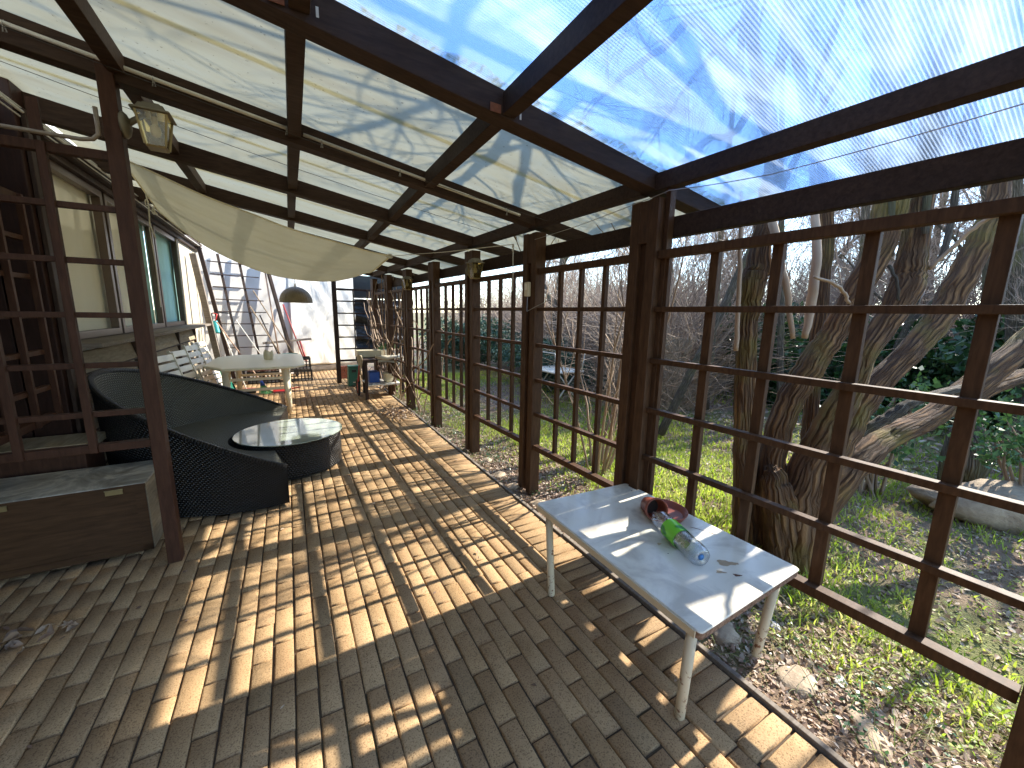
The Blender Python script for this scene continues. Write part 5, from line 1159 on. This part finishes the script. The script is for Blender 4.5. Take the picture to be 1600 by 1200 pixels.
rod('pole', wall_pt(1.40, .2, .70), wall_pt(.84, 1.66, .22), .014, 'wood_pale', 'shorter pale broom handle beside the longest pole')
rod('pole', wall_pt(1.33, .2, .60), wall_pt(1.06, 1.46, .10), .013, 'wood_dark', 'dark broom handle between the pale poles')
rod('pole', wall_pt(1.30, .2, .45), wall_pt(1.27, 2.45, .05), .016, 'pale_rod', 'brown hose like pole curving by the dark plank')
rod('pole', wall_pt(1.05, .1, .8), wall_pt(.52, 1.35, .30), .012, 'plastic_white', 'white stick leaning in front of the leaning trellis')
rod('pole', wall_pt(1.88, .35, .35), wall_pt(1.60, 1.72, .05), .016, 'red_rod', 'red pole leaning right of the dark plank')
rod('pole', wall_pt(1.95, .3, .30), wall_pt(1.90, .85, .10), .022, 'red_rod', 'short thick red pole at the right of the tools')
# broom with red stick
t = thing('broom', 'broom with a long red stick and green and blue bristles below the plastic table', 'broom', (-2.38, 5.9, 0), H=True)
mb = MB(); mb.tube([(-2.36, 6.0, .22), (-3.10, 7.2, 1.32)], .012, 8); mb.build('stick', 'pale_rod', t, smooth=True)
mb = MB(); mb.tube([(-2.36, 6.0, .24), (-2.335, 5.96, .15)], [.02, .045], 12); mb.build('collar', 'blue_plastic', t, smooth=True)
mb = MB(); 
for k in range(60): a = k*2.4; r = .04*math.sqrt(k/60); mb.tube([(-2.335+r*math.cos(a), 5.96+r*math.sin(a), .15), (-2.28+r*3.0*math.cos(a), 5.88+r*2*math.sin(a), .005+.02*random.random())], .004, 4)
mb.build('bristles', 'lime_green', t)
t = thing('dustpan', 'red dustpan lying on the pavers right of the broom', 'dustpan', (-2.0, 6.05, 0), H=True)
mb = MB(); mb.box(-2.17, -1.86, 5.95, 6.16, .004, .010); mb.box(-2.17, -1.86, 6.155, 6.165, .011, .06); mb.box(-2.178, -2.1705, 5.95, 6.165, .004, .055); mb.box(-1.8595, -1.852, 5.95, 6.165, .004, .055); mb.build('pan', 'red_plastic', t, bevel=.002)
mb = MB(); mb.tube([(-1.86, 6.1, .035), (-1.70, 6.06, .06)], [.016, .012], 8); mb.build('handle', 'red_plastic', t, smooth=True)
t = thing('floor_sweeper', 'flat black and red broom head with its stick left of the green broom', 'broom', (-2.6, 6.3, 0), H=True)
mb = MB(); mb.box(-2.86, -2.46, 6.05, 6.13, .005, .07); mb.build('head', 'black_plastic', t, bevel=.006)
mb = MB(); mb.box(-2.86, -2.46, 6.045, 6.135, .071, .09); mb.build('rim', 'red_rod', t)
mb = MB(); mb.tube([(-2.62, 6.1, .09), (-3.02, 7.1, 1.2)], .011, 8); mb.build('stick', 'plastic_white', t, smooth=True)
# garden cart handle with teal grip
t = thing('hand_cart', 'folded hand cart with a curved black handle and teal grip by the leaning trellis', 'cart', (-3.0, 6.9, 0), H=True)
mb = MB(); P, r_ = path_smooth([(-3.02, 7.05, .05), (-3.13, 7.25, .9), (-3.19, 7.35, 1.42), (-3.15, 7.37, 1.50), (-2.90, 7.40, 1.50), (-2.86, 7.40, 1.44), (-2.80, 7.35, .9), (-2.70, 7.2, .05)], [.012]*8, 4); mb.tube(P, r_, 8); mb.build('handle', 'black_plastic', t, smooth=True)
mb = MB(); mb.tube([(-3.105, 7.2, 1.10), (-3.14, 7.27, 1.34)], [.045, .045], 12); mb.build('grip', 'teal_plastic', t, bevel=.01)
mb = MB(); mb.tube([(-3.12, 7.22, 1.34), (-3.09, 7.25, 1.48), (-3.15, 7.25, 1.50)], .010, 8); mb.build('hook', 'red_plastic', t, smooth=True)
t = thing('leaf_sack', 'dark green garden sack slumped beside the plastic table legs', 'sack', (-2.95, 6.35, 0), H=True)
mb = MB(); mb.grid(lambda u, v: (-2.98+(.17-.05*v)*math.cos(u*6.2832)*(1+.1*math.sin(9*v+3*u))-.10*v, 6.4+(.17-.05*v)*math.sin(u*6.2832)*(1+.1*math.sin(7*u*6.28)), .52*v+.0), 40, 12); mb.lathe([(0, .45), (.1, .46)], (-3.07, 6.4, 0), 16); mb.build('sack', 'green_plastic', t, smooth=True)
# crates
def crate(c, lab, sx=.30, sy=.2, h=.26, mat='black_plastic'):
    t = thing('plastic_crate', lab, 'crate', c, True, 'plastic crates under and behind the table'); x, y, z = c
    mb = MB(); mb.box(x-sx, x+sx, y-sy, y+sy, z, z+.015); mb.box(x-sx, x+sx, y-sy, y-sy+.012, z+h-.04, z+h); mb.box(x-sx, x+sx, y+sy-.012, y+sy, z+h-.04, z+h); mb.box(x-sx, x-sx+.012, y-sy+.0125, y+sy-.0125, z+h-.04, z+h); mb.box(x+sx-.012, x+sx, y-sy+.0125, y+sy-.0125, z+h-.04, z+h)
    for k in range(9):
        xx = x-sx+.02+k*(2*sx-.04)/8; mb.box(xx-.008, xx+.008, y-sy+.001, y-sy+.010, z+.0155, z+h-.041); mb.box(xx-.008, xx+.008, y+sy-.010, y+sy-.001, z+.0155, z+h-.041)
    for k in range(6):
        yy = y-sy+.03+k*(2*sy-.06)/5; mb.box(x+sx-.010, x+sx-.001, yy-.008, yy+.008, z+.0155, z+h-.041); mb.box(x-sx+.001, x-sx+.010, yy-.008, yy+.008, z+.0155, z+h-.041)
    for k in range(3): z_ = z+.05+k*.06; mb.box(x-sx+.0005, x+sx-.0005, y-sy+.002, y-sy+.008, z_, z_+.014); mb.box(x+sx-.008, x+sx-.002, y-sy+.013, y+sy-.013, z_, z_+.014)
    mb.build('body', mat, t)
crate((-1.72, 7.35, 0), 'lower black plastic crate standing right of the table legs'); crate((-1.74, 7.36, .265), 'upper black plastic crate stacked right of the table legs'); crate((-2.38, 7.4, 0), 'black plastic crate in the middle behind the table, filled with red things'); crate((-2.40, 7.4, .265), 'orange box on top of the middle crate behind the table', .27, .18, .20, 'terracotta')
t = thing('toy_bucket', 'green bowl resting on the right black crate', 'bowl', (-1.85, 7.3, .53), H=True); mb = MB(); mb.lathe([(0, 0), (.10, 0), (.16, .09), (.165, .09), (.155, .07), (.1, .01)], (-1.85, 7.3, .532), 24); mb.build('bowl', 'green_plastic', t, smooth=True)
for k in range(5):
    c = Vector((-2.55+k*.09, 7.4+.03*(k % 2), .475)); mb = MB(); mb.lathe([(0, -.0), (.035, .008), (.045, .04), (.035, .075), (0, .085)], c, 14); single(mb, 'red_ball', 'red_plastic', 'red plastic ball lying in the orange box', 'ball', c, H=True, group='red balls in the orange box', smooth=True)

# -- far workbench group
wb = Vector((-.35, 4.9, 0))
t = thing('workbench', 'old dark workbench under the vines with a lower shelf', 'workbench', wb, H=True)
for (x, y) in ((-.66, 4.58), (.0, 4.62), (-.60, 5.25), (.02, 5.25)):
    mb = MB(); mb.box(x-.025, x+.025, y-.025, y+.025, 0, .70); mb.build('leg', 'wood_dark', t, bevel=.003)
mb = MB(); mb.box(-.70, .05, 4.54, 5.30, .701, .735); mb.build('bench_top', 'wood_dark', t, bevel=.004)
mb = MB(); mb.box(-.634, -.03, 4.60, 5.24, .24, .262); mb.build('shelf', 'plastic_white', t, bevel=.004)
mb = MB(); mb.grid(lambda u, v: (-.45+.55*u, 4.50+.8*v, .742+.012*math.sin(u*9+v*5)+.01*math.sin(v*17)-(.06*(1-v*8) if v < .12 else 0)), 30, 30)
single(mb, 'cloth', 'fabric_beige', 'crumpled beige cloth spread over the workbench', 'cloth', (-.2, 4.9, .74), H=True, smooth=True, solid=.006)
mb = MB(); mb.tube([(-.50, 4.49, .80), (-.30, 4.50, .76), (-.18, 4.5, .775), (0, 4.52, .76)], [.03, .045, .04, .02], 10, True, .2, 2)
single(mb, 'rolled_cloth', 'fabric_beige', 'rolled beige cloth along the front edge of the workbench', 'cloth', (-.3, 4.5, .76), H=True, smooth=True)
mb = MB(); mb.grid(lambda u, v: (-.735+.02*math.sin(v*6+u*4), 4.55+.35*u, .80-.42*v*(1-.35*abs(u-.5))+.02*math.sin(u*11)), 16, 16)
single(mb, 'hanging_cloth', 'fabric_tan', 'tan cloth and gloves hanging from the left end of the workbench', 'cloth', (-.73, 4.7, .6), H=True, smooth=True, solid=.012)
mb = MB(); mb.box(-.74, -.30, 4.95, 5.28, .736, .86); single(mb, 'wooden_tray', 'ceramic_cream', 'pale box at the back of the workbench', 'box', (-.5, 5.1, .736), H=True, bevel=.006)
t = thing('green_planter', 'pale white planter with trailing green leaves on the back of the workbench', 'planter', (-.25, 5.2, .74), H=True)
mb = MB(); mb.box(-.28, .02, 5.10, 5.24, .745, .86); mb.build('tub', 'plastic_white', t, bevel=.01)
leafcloud('leaves', 'ivy', [((-.15, 5.17, .90), (.22, .10, .07), 160)], .03, 44, parent=t)
mb = MB(); mb.lathe([(0, 0), (.07, 0), (.095, .05), (.105, .12), (.11, .155), (.12, .16), (.12, .175), (.105, .175), (.10, .15), (0, .14)], (-.22, 4.82, .2625), 28); single(mb, 'cream_pot', 'ceramic_cream', 'round cream plant pot on the workbench shelf', 'pot', (-.22, 4.82, .2625), H=True, smooth=True)
mb = MB(); mb.box(-.56, -.37, 4.85, 5.12, .263, .46); single(mb, 'blue_box', 'blue_plastic', 'blue plastic box on the workbench shelf behind the cream pot', 'box', (-.46, 5, .263), H=True, bevel=.008)
t = thing('wheelbarrow', 'small cart wheel and red bucket leaning at the left end of the workbench', 'cart', (-.78, 5.0, 0), H=True)
mb = MB(); 
mb.tube([(-.74, 5.05+.15*math.cos(a), .16+.15*math.sin(a)) for a in [i*2*math.pi/24 for i in range(25)]], .022, 8); mb.build('tyre', 'black_rubber', t, smooth=True)
mb = MB(); mb.tube([(-.755, 5.05, .16), (-.725, 5.05, .16)], [.08, .08], 16)
for k in range(5): a = k*1.2566; mb.beam((-.74, 5.05, .16), (-.74, 5.05+.14*math.cos(a), .16+.14*math.sin(a)), .012, .02, (1, 0, 0))
mb.build('rim', 'red_rod', t)
mb = MB(); mb.beam((-.74, 5.05, .20), (-.76, 4.62, .62), .03, .03); mb.build('handle', 'red_rod', t)
t = thing('green_bin', 'dark green plastic composter bin standing left of the workbench', 'bin', (-.66, 6.2, 0), H=True)
P = []
for z, w_ in ((0, .125), (.40, .105)):
    for sy in (-1, 1):
        for sx in (-1, 1): P.append((-.67+sx*w_, 6.18+sy*w_, z))
mb = MB(); mb.hexa(P); mb.build('body', 'green_plastic', t, bevel=.012)
mb = MB(); mb.box(-.78, -.56, 6.07, 6.29, .401, .435); mb.build('lid', 'green_plastic', t, bevel=.01)
mb = MB(); mb.box(-.715, -.625, 6.055, 6.069, .30, .36); mb.build('slot', 'black_plastic', t, bevel=.004)
mb = MB(); mb.box(-.70, -.64, 6.045, 6.054, .08, .095); mb.build('catch', 'plastic_white', t)
